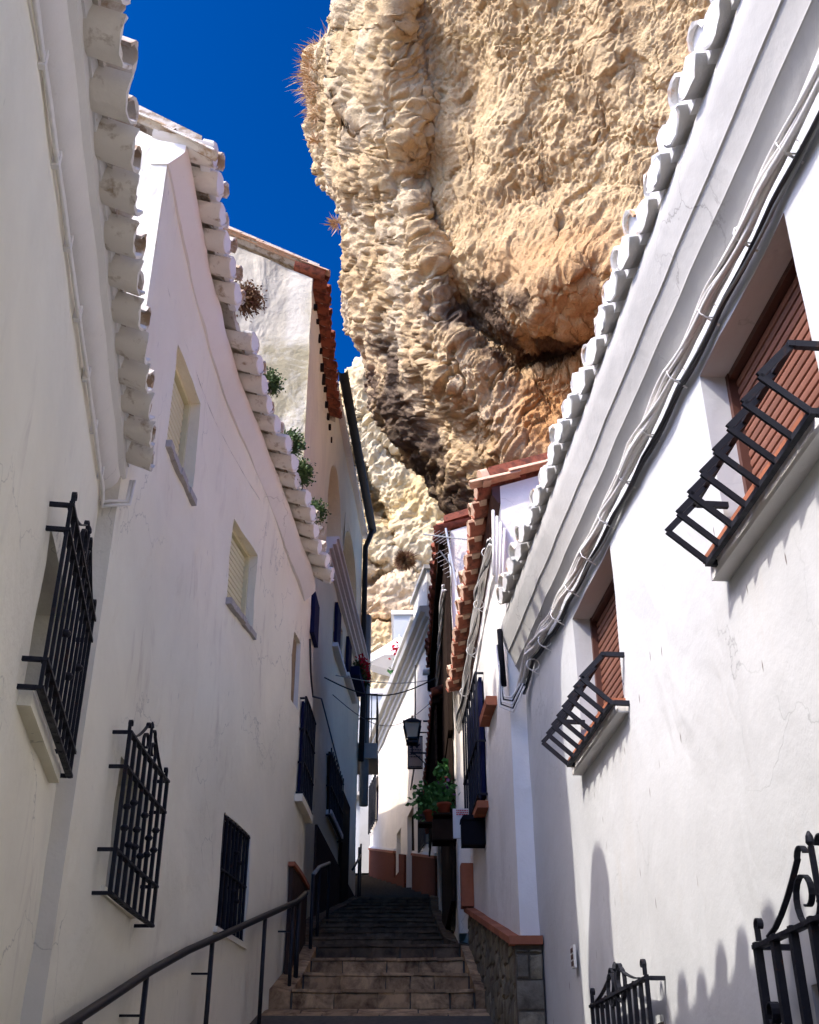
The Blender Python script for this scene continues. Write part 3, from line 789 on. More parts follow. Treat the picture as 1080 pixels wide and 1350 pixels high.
def shutter(parent, W, ya, yb, za, zb, off, n, m, frame, name='roller_shutter'):
    b = MB(); fw = .045
    b.wbox(W, ya, ya+fw, za, zb, off-.02, off+.035); b.wbox(W, yb-fw, yb, za, zb, off-.02, off+.035)
    b.wbox(W, ya+fw, yb-fw, zb-.03, zb, off-.02, off+.03)
    b.wbox(W, ya+fw, yb-fw, za, zb-.03, off-.04, off-.02)
    o = b.build(name, frame, parent)
    hgt = (zb-.03-za)/n; ym = (ya+yb)/2; L = (W.P(yb-fw-.002, 0)-W.P(ya+fw+.002, 0)).length
    prof = [(-.008, 0), (.009, .10), (.013, .45), (.010, .76), (-.008, .84)]
    v = []; k = len(prof)
    for yy in (-L/2, L/2): v += [(x, yy, (z-.5)*hgt) for x, z in prof]
    f = [(j, j+1, k+j+1, k+j) for j in range(k-1)]+[tuple(range(k)), tuple(range(2*k-1, k-1, -1)), (k-1, 0, k, 2*k-1)]
    me = raw('slat', v, f, [m])
    for i in range(n):
        place('slat', me, W.P(ym, za+hgt*(i+.5), off-.012), o, (0, 0, W.ang(ym)))
    return o

# ------------------------------------------------------------------ left: nearest house
house1 = thing('white_house', 'nearest white house on the left with limewashed eave tiles and a tall barred window', 'house', H1.P(2, gz(2)), 'whitewashed houses along the alley')
facade('wall', H1, -6, 5.72, -3.2, 3.52, M['cream'], house1, [(4.42, 5.38, 1.68, 2.44, .30)], step=.14, amp=.016)
pane(house1, H1, 4.38, 5.38, 1.64, 2.44, -.29, M['glass'], mull=1)
MB().wbox(H1, 4.34, 5.42, 1.585, 1.655, -.05, .055, 4).build('sill', M['cream'], house1)
grille(house1, H1, 4.28, 5.48, 1.63, 2.50, .09, 10, [1.64, 1.76, 2.36, 2.48], crown=.16, bw=.016, beads=[(3, 2.05), (5, 1.95), (7, 2.1)], back=0, label='tall black grille with scrolled top over the nearest left window')
moulding('cornice', H1, -6, 5.74, [(-.1, 3.40), (.015, 3.40), (.055, 3.425), (.085, 3.46), (.095, 3.50), (.125, 3.515), (.13, 3.60), (-.1, 3.72)], M['moulding'], house1, amp=.006)
TL = tile_set(M['tile_left'], M['lip_left'], M['plug'], rc=.078)
eave(house1, H1, -3.0, 5.66, 3.60, .30, math.radians(16), TL, covers=True, plugs=False, capback=.045, jit=1.3)
moulding('eave_mortar', H1, -6, 5.70, [(-.1, 3.60), (.14, 3.575), (.16, 3.62), (.16, 3.70), (-.1, 3.80)], M['plug'], house1, amp=.01)
roof(house1, H1, -6, 5.66, 3.62, .30, 6.5, .42, M['roof_wash'])
gable('side_wall', H1, 5.70, 6.3, -1.5, 3.6, .42, M['cream'], house1, 1)
gable('side_wall', H1, -6, 6.3, -3.5, 3.6, .42, M['cream'], house1, -1)
ch = MB(); cc = Vector((-1.98, 5.02, 3.8))
ch.box((cc.x-.2, cc.y-.22, 3.7), (cc.x+.2, cc.y+.22, 4.85)); ch.build('chimney', M['cream'], house1)
cw = MB(); pts = []
for k in range(11):
    a = PI*k/10; pts.append((.23*math.cos(a), .30*math.sin(a)))
v = []; 
for yy in (-.21, .21): v += [(cc.x+yy, cc.y+x, 4.85+z) for x, z in pts]
cw.add(v, [tuple(range(11)), tuple(range(21, 10, -1))]+[(k, 11+k, 11+(k+1) % 11, (k+1) % 11) for k in range(11)]); cw.build('chimney_cowl', M['cream'], house1)

def cable_on(W, pts, off, r, m, name, lab, cat, parent=None, n=6, sag=0.0, wob=.004, seed=0, group=None):
    P = []; pts = list(pts)
    for (a, b) in zip(pts[:-1], pts[1:]):
        L = abs(b[0]-a[0])+abs(b[1]-a[1]); k = max(2, int(L/.12))
        for i in range(k):
            q = i/k; Y = a[0]+(b[0]-a[0])*q; z = a[1]+(b[1]-a[1])*q-sag*math.sin(PI*q)
            w_ = noise(np.array([[Y*1.9+seed*9, z*1.5, seed]]))[0]*wob*3
            P.append(W.P(Y, z+w_, off+abs(w_)*.6))
    P.append(W.P(pts[-1][0], pts[-1][1], off))
    return P
wires = thing('wall_cable', 'pair of thin white cables clipped under the cornice of the nearest left house', 'cable', H1.P(3, 3.35))
for k in range(2):
    P = cable_on(H1, [(-4, 3.37-.035*k), (2.5, 3.375-.035*k), (5.60, 3.36-.035*k), (5.67, 3.30-.03*k)], .016+.006*k, .011, None, '', '', '', seed=k+1)
    c2 = H2.P(5.80, 3.34, .03); P += [Vector((P[-1].x+.05, 5.66, 3.30-.03*k)), Vector((-1.64+.02*k, 5.70, 3.32-.02*k)), Vector((-1.63+.02*k, 5.70, 3.46))]
    MB().tube(P, .0105, 6).build('cable', M['cable_white'], wires, True)
clip = MB().box((-.004, -.012, -.04), (.03, .012, .04)); clipm = raw('cable_clip', clip.v, clip.f, [M['moulding']], False)
for k in range(15):
    y = -1+.46*k
    if y < 5.6: place('cable_clip', clipm, H1.P(y, 3.357, .002), wires, (0, 0, H1.ang(y)))

# ------------------------------------------------------------------ left: second house with the curved eave
house2 = thing('white_house', 'tall white house on the left with a curved sagging eave and weeds on its tiles', 'house', H2.P(8, gz(8)), 'whitewashed houses along the alley')
ZF = lambda y: -.15*(y-5.7)
hA = (6.66, 7.42, 4.36, 5.22, .15); hB = (8.58, 9.28, 4.06, 4.83, .14)
h2h = [hA, hB, (6.50, 7.10, 1.31, 2.06, .24), (8.93, 9.66, 1.52, 2.37, .12), (10.80, 11.14, 4.0, 4.74, .06)]
facade('wall', H2, 5.72, 12.1, -1.0, 5.36, M['tan_lime'], house2, h2h, step=.11, amp=.02, seed=4)
v = []; ng = 60
ft = MB()
for i in range(ng+1):
    Y = 5.72+(11.12-5.72)*i/ng
    for z in (5.36, 6.14+ZF(Y)): v.append(H2.P(Y, z, .02*fbm(np.array([[H2.x(Y)*.8+4, Y*.8+4, z*.8+4]]), 3)[0]))
o = mk('upper_wall', v, [(2*i, 2*i+2, 2*i+3, 2*i+1) for i in range(ng)], M['tan_lime'], house2, True)
gable('gable_wall', H2, 5.71, 6.0, -1.0, 6.24, .66, M['old_gable'], house2, -1, off0=.005)
MB().wbox(H2, 11.1, 12.1, 5.36, 5.66, -.3, .012, 6).build('low_parapet', M['cream'], house2)
gable('gable_wall', H2, 11.12, 6.0, 3.0, 5.42, .66, M['far_white'], house2, 1)
moulding('cornice', H2, 5.70, 11.14, [(-.1, 6.06), (.02, 6.06), (.035, 6.075), (.10, 6.14), (.125, 6.17), (.13, 6.24), (-.1, 6.3)], M['moulding'], house2, zfun=ZF, amp=.012, n=60)
eave(house2, H2, 5.80, 11.1, 6.28, .33, math.radians(18), TL, zfun=ZF, jit=2.0, skip=((7.15, 7.45), (9.2, 9.3)), plugs=True, capback=.03)
roof(house2, H2, 5.76, 11.12, 6.32, .33, 6.0, .66, M['roof_wash'], zfun=ZF)
verge(house2, H2, 5.72, 6.30, .33, 3, .66, TL, 9, dy=-.03)
shutter(house2, H2, hA[0]-.01, hA[1]+.01, hA[2], hA[3], -.115, 15, M['cream_shutter'], M['cream_shutter'])
shutter(house2, H2, hB[0]-.01, hB[1]+.01, hB[2], hB[3], -.105, 14, M['cream_shutter'], M['cream_shutter'])
for h in (hA, hB):
    b = MB(); n = 9
    for k in range(n):
        a = h[0]-.02+(h[1]-h[0]+.06)*k/n; bb = a+(h[1]-h[0]+.06)/n*1.04; b.wbox(H2, a, bb, h[2]-.045-random.uniform(0, .012), h[2]+.004, -.1, .028+random.uniform(0, .014))
    b.build('sill', M['sill_grey'], house2)
pane(house2, H2, 6.48, 7.12, 1.29, 2.08, -.23, M['glass'], mull=1)
grille(house2, H2, 6.28, 7.26, 1.23, 2.14, .10, 8, [1.24, 1.47, 1.93, 2.13], crown=.17, bw=.021,
       beads=[(1, 1.62), (1, 1.74), (2, 1.56), (2, 1.80), (3, 1.68), (3, 1.58), (4, 1.80), (4, 1.56), (5, 1.70), (5, 1.60), (6, 1.78), (6, 1.66)], label='projecting black grille with beaded bars above the handrail')
b = MB(); b.wbox(H2, 6.42, 7.16, 1.265, 1.308, -.15, .03, 3); b.build('sill', M['cream'], house2)
pane(house2, H2, 8.90, 9.69, 1.50, 2.39, -.11, M['glass'], mull=1)
grille(house2, H2, 8.95, 9.64, 1.50, 2.38, -.012, 8, [1.53, 1.95, 2.35], bw=.02, beads=[(4, 2.16), (5, 2.1), (4, 1.86), (5, 1.8)], back=-.1, label='flush black grille in the plain wall beside the handrail')
MB().wbox(H2, 8.88, 9.70, 1.475, 1.515, -.1, .03, 3).build('sill', M['cream'], house2)
MB().wbox(H2, 10.79, 11.15, 3.99, 4.75, -.06, -.045, 2).build('blocked_opening', M['rough_stone'], house2)
grille(house2, H2, 11.25, 12.05, 3.17, 4.2, .06, 7, [3.19, 3.5, 3.85, 4.18], bw=.02, back=0, label='narrow projecting grille near the far end of the wall')
MB().wbox(H2, 11.28, 12.02, 3.2, 4.16, .012, .035, 2).build('shutter', M['blue_glass'], house2)
MB().wbox(H2, 11.2, 12.07, 3.09, 3.165, -.02, .08, 2).build('sill', M['cream'], house2)
MB().wbox(H2, 11.60, 12.04, 5.08, 5.58, .014, .06, 2).build('shutter', M['blue_glass'], house2)
# stone-dark dado at its far foot
MB().wbox(H2, 11.05, 12.1, .9, 2.42, .012, .05, 3).build('dado', M['dark_dado'], house2)
MB().wbox(H2, 11.0, 12.1, 2.42, 2.46, .012, .075, 3).build('dado_cap', M['terracotta'], house2)

# weeds on the tiles
for i, (y, z, sz, mm, lab) in enumerate(((7.40, 6.22, .20, 'leaf_dry', 'reddish-brown dry weed, highest of the weeds on the curved left eave'),
                                         (8.32, 6.02, .17, 'leaf', 'second weed from the top on the curved left eave, dull green and small'),
                                         (9.12, 5.90, .18, 'leaf', 'bushy green weed in the middle of the curved left eave'),
                                         (9.50, 5.80, .19, 'leaf', 'straggly dark weed hanging just below the middle of the curved left eave'),
                                         (10.18, 5.76, .17, 'leaf', 'lowest weed on the curved left eave, bright and spiky'))):
    p = H2.P(y, z, .25)
    r = thing('roof_weed', lab, 'weed', p, 'weeds growing on the eave tiles')
    blades('foliage', p+Vector((0, 0, .02)), 420, sz*.9, M[mm], r, spread=(.9, 1.0, .9), up=(.5, -.2, -.1), wd=.0065, leafy=False)
    blades('leaves', p+Vector((.03, 0, .02)), 900, sz*.9, M[mm], r, spread=(.9, 1.0, .9), up=(.4, -.2, .1), wd=.010, leafy=True)
    s = MB()
    for k in range(5): s.tube([p-Vector((.03, 0, .04)), p+Vector((random.uniform(0, .1), random.uniform(-.08, .08), random.uniform(-.02, .12)))], .004, 4)
    s.build('stem', M['leaf_dry'], r)

# ------------------------------------------------------------------ left: third house (mossy gable) and fourth (loggia)
house3 = thing('gabled_house', 'tall old house on the left with a mossy stained gable and dark red eave tiles', 'house', H3.P(13, gz(13)), 'whitewashed houses along the alley')
gable('gable_wall', H3, 12.1, 8.0, 2.0, 10.62, .55, M['mossy'], house3, -1, nx=60, amp=.06)
facade('wall', H3, 12.08, 15.8, 1.5, 10.62, M['ochre_cream'], house3, step=.25, amp=.03, seed=8)
TR = tile_set(M['tile_red'], M['tile_red_edge'], M['tile_red_edge'], pitch=.25)
TRd = tile_set(M['tile_red'], M['tile_red'], M['tile_red_edge'], pitch=.25)
eave(house3, H3, 12.12, 15.75, 10.72, .20, math.radians(20), TRd, jit=1.5, plugs=False)
roof(house3, H3, 12.05, 15.8, 10.76, .20, 8.0, .55, M['roof_wash'])
verge(house3, H3, 12.06, 10.80, .22, 3, .55, TR, 14, dy=-.03)
for k in range(11): y = 12.35+.33*k; MB().wbox(H3, y, y+.05, 10.28+random.uniform(-.06, .05), 10.36+random.uniform(-.02, .05), .0, .05).build('putlog_stub', M['wood_dark'], house3)
house4 = thing('loggia_house', 'cream house on the left with two blind arches, a grey gutter and a small balcony', 'house', H4.P(18, gz(18)), 'whitewashed houses along the alley')
arch = [(15.95, 17.62, 8.62, 10.35, .30), (18.15, 20.3, 8.62, 10.35, .30)]
w4 = [(17.08, 18.3, 7.28, 8.02, .2), (18.72, 20.0, 7.42, 8.12, .2), (17.0, 18.4, 4.55, 5.42, .2)]
facade('wall', H4, 15.8, 21.2, 2.0, 11.5, M['ochre_cream'], house4, arch+w4, step=.22, amp=.02, seed=12)
for h in arch:
    c = (h[0]+h[1])/2; w2 = (h[1]-h[0])/2; v = []; f = []; n = 20
    for sg, o_ in ((0, .004), (1, -.30)):
        for k in range(n+1):
            a = PI*k/n; v.append(H4.P(c-w2*math.cos(a), 9.55+.80*math.sin(a), o_))
        for k in range(n+1): v.append(H4.P(h[0]+(h[1]-h[0])*k/n, 10.36, o_))
    for k in range(n):
        f += [(k, k+1, n+1+k+1, n+1+k), (k, 2*(n+1)+k, 2*(n+1)+k+1, k+1)]
    mk('arch', v, f, M['ochre_cream'], house4)
    MB().wbox(H4, h[0]-.01, h[1]+.01, h[2]-.01, h[3]+.02, -.33, -.29, 2).build('arch_infill', M['ochre_cream'], house4)
for k, (z0, z1, o_) in enumerate(((8.28, 8.36, .07), (8.36, 8.43, .12), (8.43, 8.52, .18), (8.52, 8.57, .22))):
    MB().wbox(H4, 15.82, 21.2, z0, z1, -.01+.002*k, o_, 8).build('string_course', M['moulding'], house4)
for h in w4:
    pane(house4, H4, h[0]-.02, h[1]+.02, h[2]-.02, h[3]+.02, -.19, M['glass'], mull=1)
    MB().wbox(H4, h[0]-.06, h[1]+.06, h[2]-.07, h[2]-.002, -.1, .10, 2).build('sill', M['moulding'], house4)
grille(house4, H4, 16.9, 18.5, 4.48, 5.48, .07, 9, [4.45, 4.9, 5.38], label='black grille low on the cream house')
# projecting shutters and flower boxes
MB().wbox(H4, 16.95, 18.45, 4.52, 5.44, .015, .045, 2).build('shutter', M['wood_dark'], house4)
for q in range(2):
    h = w4[q]; MB().wbox(H4, h[0], h[0]+.5, h[2]+.05, h[3], .02, .07, 2).build('shutter', M['blue_glass'], house4)
# eaves slab, gutter, downpipe
MB().wbox(H4, 15.7, 21.3, 11.48, 11.60, -.3, .10, 6).build('eave_slab', M['moulding'], house4)
g_ = MB(); v = []; n = 8; k = 10
for i in range(n+1):
    Y = 15.65+(21.3-15.65)*i/n
    for rr in (.085, .072):
        for j in range(k+1):
            a = PI+PI*j/k; v.append(H4.P(Y, 11.70+rr*math.sin(a)-.02*i/n, .20+rr*math.cos(a)))
f = []
for i in range(n):
    for j in range(k):
        a = i*2*(k+1)+j; c_ = a+2*(k+1); f += [(a, a+1, c_+1, c_), (a+k+1, c_+k+1, c_+k+2, a+k+2)]
    for j in (0, k): a = i*2*(k+1)+j; c_ = a+2*(k+1); f.append((a, c_, c_+k+1, a+k+1))
g_.add(v, f); GU = g_.build('gutter', M['zinc'], house4, True)
for i in range(9):
    y = 15.9+.66*i; s = MB(); s.strip([H4.P(y, 11.60, -.05), H4.P(y, 11.585, .12)]+[H4.P(y, 11.70+.092*math.sin(PI+PI*j/6), .20+.092*math.cos(PI+PI*j/6)) for j in range(7)], .03, .006, (0, 1, 0)); s.build('gutter_bracket', M['zinc'], GU)
MB().tube([H4.P(21.15, 11.62, .20), H4.P(21.15, 11.45, .16), H4.P(21.15, 11.2, .07), H4.P(21.15, 8.9, .07), H4.P(21.15, 8.2, .1), H4.P(21.15, 6.6, .07)], .055, 8).build('downpipe', M['zinc'], house4, True)
MB().tube([H4.P(21.34, 9.7, .12), H4.P(21.34, 5.8, .12)], .085, 8).build('downpipe', M['pipe_grey'], house4, True)
roof(house4, H4, 15.7, 21.25, 11.72, .15, 7.0, .4, M['tile_red'])
gable('gable_wall', H4, 21.2, 7.0, 2.5, 11.6, .4, M['far_white'], house4, 1)
gable('gable_wall', H4, 15.78, 7.0, 9.5, 11.6, .4, M['ochre_cream'], house4, -1)
MB().wbox(H4, 15.85, 21.2, 2.2, 4.05, .01, .05, 4).build('dado', M['dark_dado'], house4)
MB().wbox(H4, 18.6, 19.6, 3.0, 5.3, .02, .07, 2).build('door', M['wood_dark'], house4)
# balcony
bz = 6.98
BAL = MB().box((-1.05, 21.22, bz-.30), (-.62, 22.3, bz)).build('balcony', M['concrete'], house4)
rl = MB()
for z in (bz+.5, bz+1.0): rl.box((-.655, 21.25, z-.012), (-.63, 22.28, z+.012)); rl.box((-1.02, 21.25, z-.0125), (-.656, 21.275, z+.0125))
rl.build('railing', M['iron'], BAL)
bb = MB().box((-.009, -.009, -.5), (.009, .009, .5)); bme = raw('baluster', bb.v, bb.f, [M['iron']], False)
for k in range(8): place('baluster', bme, Vector((-.642, 21.262+.145*k, bz+.5)), BAL)
for k in range(1, 4): place('baluster', bme, Vector((-.642-.1*k, 21.262, bz+.5)), BAL)

# red geraniums at its upper window
p = H4.P(19.2, 7.46, .12)
fb = thing('flower_box', 'window box of red geraniums on the upper sill of the cream house', 'flowers', p)
MB().wbox(H4, 18.8, 19.9, 7.42, 7.58, .105, .26, 2).build('box', M['blue_glass'], fb)
for k in range(4):
    q = H4.P(18.95+.27*k, 7.62, .22)
    blades('foliage', q, 90, .16, M['leaf'], fb, up=(.3, 0, .3), wd=.02, leafy=True)
    blades('petals', q+Vector((.04, -.03, .06)), 70, .15, M['red'], fb, up=(.3, 0, .2), wd=.022, leafy=True)

# ------------------------------------------------------------------ right: nearest house
house5 = thing('white_house', 'sunlit white house on the right with scalloped eave, fluted cornice and brown roller shutters', 'house', R1.P(4, gz(4)), 'whitewashed houses along the alley')
rw1 = (3.13, 4.15, 2.15, 3.07, .18); rw2 = (5.82, 6.86, 2.15, 3.10, .18); rw3 = (5.74, 6.60, -.45, .56, .16); rw4 = (3.2, 4.02, -.9, .50, .16)
facade('wall', R1, -7, 8.53, -4, 3.62, M['white'], house5, [rw1, rw2, rw3, rw4], step=.14, amp=.012, seed=20)
moulding('cornice', R1, -7, 8.56, [(-.1, 3.325), (.014, 3.325), (.028, 3.345), (.075, 3.435), (.082, 3.438), (.084, 3.456), (.125, 3.555), (.134, 3.558), (.136, 3.578), (.172, 3.68), (.178, 3.78), (.165, 3.84), (-.1, 3.95)], M['cornice_grey'], house5, amp=.004)
TW = tile_set(M['tile_right'], M['lip_right'], M['plug'], L=.42, zs=.62)
eave(house5, R1, -2.0, 8.42, 3.905, .245, math.radians(17), TW, covers=True, jit=1.2, capback=.03)
moulding('eave_mortar', R1, -7, 8.5, [(-.1, 3.80), (.13, 3.80), (.15, 3.86), (.15, 3.93), (-.1, 4.05)], M['plug'], house5, amp=.006)
roof(house5, R1, -7, 8.50, 3.93, .245, 7, .40, M['tile_red'])
gable('gable_wall', R1, 8.525, 6.9, .5, 3.85, .4, M['white'], house5, 1)
gable('gable_wall', R1, -7, 6.9, -4, 3.85, .4, M['white'], house5, -1)
for wv, n in ((rw1, 19), (rw2, 19)):
    shutter(house5, R1, wv[0]-.015, wv[1]+.015, wv[2], wv[3]+.0, -.15, n, M['shutter'], M['shutter_frame'])
    b = MB(); b.wbox(R1, wv[0]-.05, wv[1]+.05, wv[2]-.085, wv[2]-.022, -.14, .065, 4); b.build('sill', M['moulding'], house5)
    k = 7
    for i in range(k):
        a = wv[0]-.03+(wv[1]-wv[0]+.06)*i/k; MB().wbox(R1, a+.004, a+(wv[1]-wv[0]+.06)/k-.004, wv[2]-.0205, wv[2]+.004, -.13, .10+random.uniform(-.006, .006)).build('sill_tile', M['terracotta'], house5)
    # pot rack of bent flat bars below the shutter
    ya, yb, zb = wv[0]-.09, wv[1]-.02, 2.105
    fr = MB()
    for (o_, z) in ((.10, zb), (.125, zb+.275)):
        fr.wbox(R1, ya, yb, z-.011, z+.011, o_-.012, o_+.012, 4)
        for y in (ya+.011, yb-.011): fr.wbox(R1, y-.011, y+.011, z-.0125, z+.0125, -.02, o_-.013)
    RK = fr.build('pot_rack', M['iron'], house5)
    ym = (ya+yb)/2; s = MB()
    prof = [(.10, -.1375), (.255, .0), (.125, .1375)]
    for (a, z1), (c_, z2) in zip(prof[:-1], prof[1:]): s.bar((a, 0, z1), (c_, 0, z2), .026, .011, up=Vector((0, 1, 0)))
    me = raw('bar', s.v, s.f, [M['iron']], False)
    for i in range(8):
        y = ya+.013+(yb-ya-.026)*i/7; q = R1.P(y, zb+.1375, 0); place('bar', me, q, RK, (0, 0, R1.ang(y)))
shutter(house5, R1, rw3[0]-.01, rw3[1]+.01, rw3[2], rw3[3], -.13, 22, M['shutter'], M['shutter_frame'])
shutter(house5, R1, rw4[0]-.01, rw4[1]+.01, rw4[2], rw4[3], -.13, 28, M['shutter'], M['shutter_frame'])
grille(house5, R1, 5.62, 6.73, -.52, .745, .09, 11, [-.5, -.2, .28, .73], crown=.085, bw=.018, beads=[(2, .0), (5, .27), (7, .40), (4, -.1), (8, .1)], label='smaller scroll-topped grille at the foot of the sunlit right wall')
grille(house5, R1, 3.02, 4.13, -.95, .65, .12, 8, [-.9, -.45, .635], crown=.19, bw=.026, flat=.035, label='large scroll-topped grille at the lower right corner')
s = MB(); s.strip(spiral(R1.P(4.07, .42, .12), Vector((0, 1, 0)), Vector((0, 0, 1)), .035, .03, 0, PI*1.8, 12), .03, .006, R1.n(3.6)); s.build('grille_ring', M['iron'], house5)
pl = thing('wall_plaque', 'tiny patterned ceramic plaque on the shaded edge of the right wall', 'plaque', R1.P(7.41, 1.0))
MB().wbox(R1, 7.37, 7.45, 1.02, 1.15, .012, .028).build('tile', M['paper'], pl)
for k in range(3): MB().wbox(R1, 7.38, 7.44, 1.032+.038*k, 1.058+.038*k, .0285, .031).build('painted_pattern', M['shutter_frame'], pl)

# cable bundle below the right cornice
cb = thing('cable_bundle', 'thick bundle of white and black cables slung under the cornice of the sunlit right house', 'cables', R1.P(4, 3.2))
def bundle(W, path, n, R, rad, mats, parent, seed=0, off=.05, tw=2.2):
    L = []; 
    for i in range(len(path)-1):
        k = max(3, int((path[i+1][0]-path[i][0])/.07))
        for q in range(k): t_ = q/k; L.append((path[i][0]+(path[i+1][0]-path[i][0])*t_, path[i][1]+(path[i+1][1]-path[i][1])*t_))
    L.append(path[-1][:2])
    for s_ in range(n):
        P = []; a0 = 2*PI*s_/n
        for (Y, z) in L:
            sagv = .018*abs(math.sin(PI*(Y/.62)))
            a = a0+tw*Y+1.5*noise(np.array([[Y*.8, s_, seed]]))[0]; rr = R*(.55+.75*abs(noise(np.array([[Y*1.3, s_*3.1, seed+5]]))[0]+.3))
            P.append(W.P(Y, z-sagv+rr*math.sin(a), off+rr*math.cos(a)*.7))
        MB().tube(P, rad*(1 if s_ % 3 else 1.35), 5).build('cable', mats[s_ % len(mats)], parent, True)
bundle(R1, [(.3, 3.13), (2.7, 3.185), (5.6, 3.215), (7.3, 3.27), (8.05, 3.36), (8.45, 3.22)], 11, .036, .0095, [M['cable_white']], cb, 1, .072)
bundle(R1, [(.3, 3.06), (2.7, 3.11), (5.6, 3.15), (7.3, 3.21), (8.05, 3.30), (8.45, 3.20)], 3, .012, .0085, [M['cable_black'], M['cable_black'], M['pipe_grey']], cb, 7, .035)
tie = MB().tube([Vector((0, 0, 0))+Vector((.048*math.cos(a), 0, .046*math.sin(a))) for a in [2*PI*k/10 for k in range(11)]], .004, 4)
tie.bar((-.03, 0, -.035), (.045, .012, -.075), .010, .004)
tm = raw('cable_tie', tie.v, tie.f, [M['moulding']])
for k in range(18):
    y = .6+.46*k
    if y < 8.3: place('cable_tie', tm, R1.P(y, 3.165+.018*(y-2.7)*.6, .055), cb, (0, 0, R1.ang(y)+PI))
# where the bundle ends: loose loops and two stub pipes at the corner
for k in range(5):
    q0 = R1.P(8.3, 3.26-.02*k, .06); MB().tube([q0, Vector((.80, 8.40, 3.13-.03*k)), Vector((.745-.01*k, 8.47, 3.16-.02*k)), Vector((.72, 8.5, 3.35+.02*k)), Vector((.70+.012*k, 8.52, 3.62))], .008, 5).build('cable', M['cable_black'] if k % 2 else M['cable_white'], cb, True)
MB().tube([Vector((.745, 8.47, 3.25)), Vector((.73, 8.49, 3.74))], .022, 8).build('conduit', M['black_plastic'], cb, True)

# ------------------------------------------------------------------ right: second house (red tile eave, stone base)
house6 = thing('white_house', 'shaded white house on the right with red tile eave and dark blue shutters', 'house', R2.P(10, gz(10)), 'whitewashed houses along the alley')
ZR = lambda y: -.17*(y-8.6)
facade('wall', R2, 8.53, 12.1, 0, 4.45, M['white_shade'], house6, [(10.35, 11.6, 2.92, 4.02, .12)], step=.16, amp=.014, seed=31)
v = []
for i in range(31):
    Y = 8.53+3.57*i/30
    for z in (4.45, 5.12+ZR(Y)): v.append(R2.P(Y, z, 0))
mk('upper_wall', v, [(2*i, 2*i+2, 2*i+3, 2*i+1) for i in range(30)], M['white_shade'], house6)
gable('gable_wall', R2, 8.53, 6, 0, 5.12, .32, M['white_shade'], house6, -1, amp=.012)
gable('gable_wall', R2, 12.1, 6, 1, 4.6, .32, M['white_shade'], house6, 1)
moulding('cornice', R2, 8.53, 12.1, [(-.1, 4.94), (.02, 4.94), (.05, 4.99), (.07, 5.02), (.07, 5.10), (-.1, 5.15)], M['shutter_frame'], house6, zfun=ZR)
eave(house6, R2, 8.66, 12.05, 5.16, .22, math.radians(15), TR, pitch=.25, zfun=ZR, jit=1.2)
roof(house6, R2, 8.5, 12.1, 5.2, .22, 6, .32, M['tile_red'], zfun=ZR)
verge(house6, R2, 8.5, 5.18, .26, 3, .32, TR, 8, dy=-.02)
MB().wbox(R2, 10.36, 11.59, 2.93, 4.01, -.1, -.05, 2).build('window', M['blue_glass'], house6)
MB().wbox(R2, 10.32, 10.97, 2.9, 4.05, .012, .045, 2).build('shutter', M['blue_glass'], house6)
MB().wbox(R2, 10.98, 11.63, 2.9, 4.05, .012, .045, 2).build('shutter', M['blue_glass'], house6)
grille(house6, R2, 10.27, 11.68, 2.86, 4.09, .075, 7, [2.9, 3.4, 4.07], label='black frame round the dark blue shutters')
for k in range(6): MB().wbox(R2, 10.25+.24*k, 10.485+.24*k, 2.77, 2.835, -.02, .10).build('sill_brick', M['terracotta'], house6)
for k in range(2): MB().wbox(R2, 9.36+.3*k, 9.64+.3*k, 3.42, 3.50, -.02, .09).build('ledge_tile', M['terracotta'], house6)
cb2 = thing('cable_bundle', 'bundle of tangled white cables hanging under the red tile eave', 'cables', R2.P(10, 4.5))
bundle(R2, [(8.62, 4.62), (9.5, 4.66), (10.8, 4.42), (12.0, 4.12)], 8, .045, .010, [M['cable_white'], M['cable_white'], M['cable_white'], M['cable_black']], cb2, 3, .09, 3.0)
for k in range(4): place('cable_tie', tm, R2.P(8.9+.8*k, 4.66-.13*k, .09), cb2, (0, 0, R2.ang(9)+PI))
for k in range(4):
    MB().tube([Vector((.72+.03*k, 8.50, 4.86-.06*k)), Vector((.71+.03*k, 8.47, 4.55)), Vector((.70+.02*k, 8.46, 4.22-.08*k))], .014, 6).build('conduit', M['cable_white'], cb2, True)

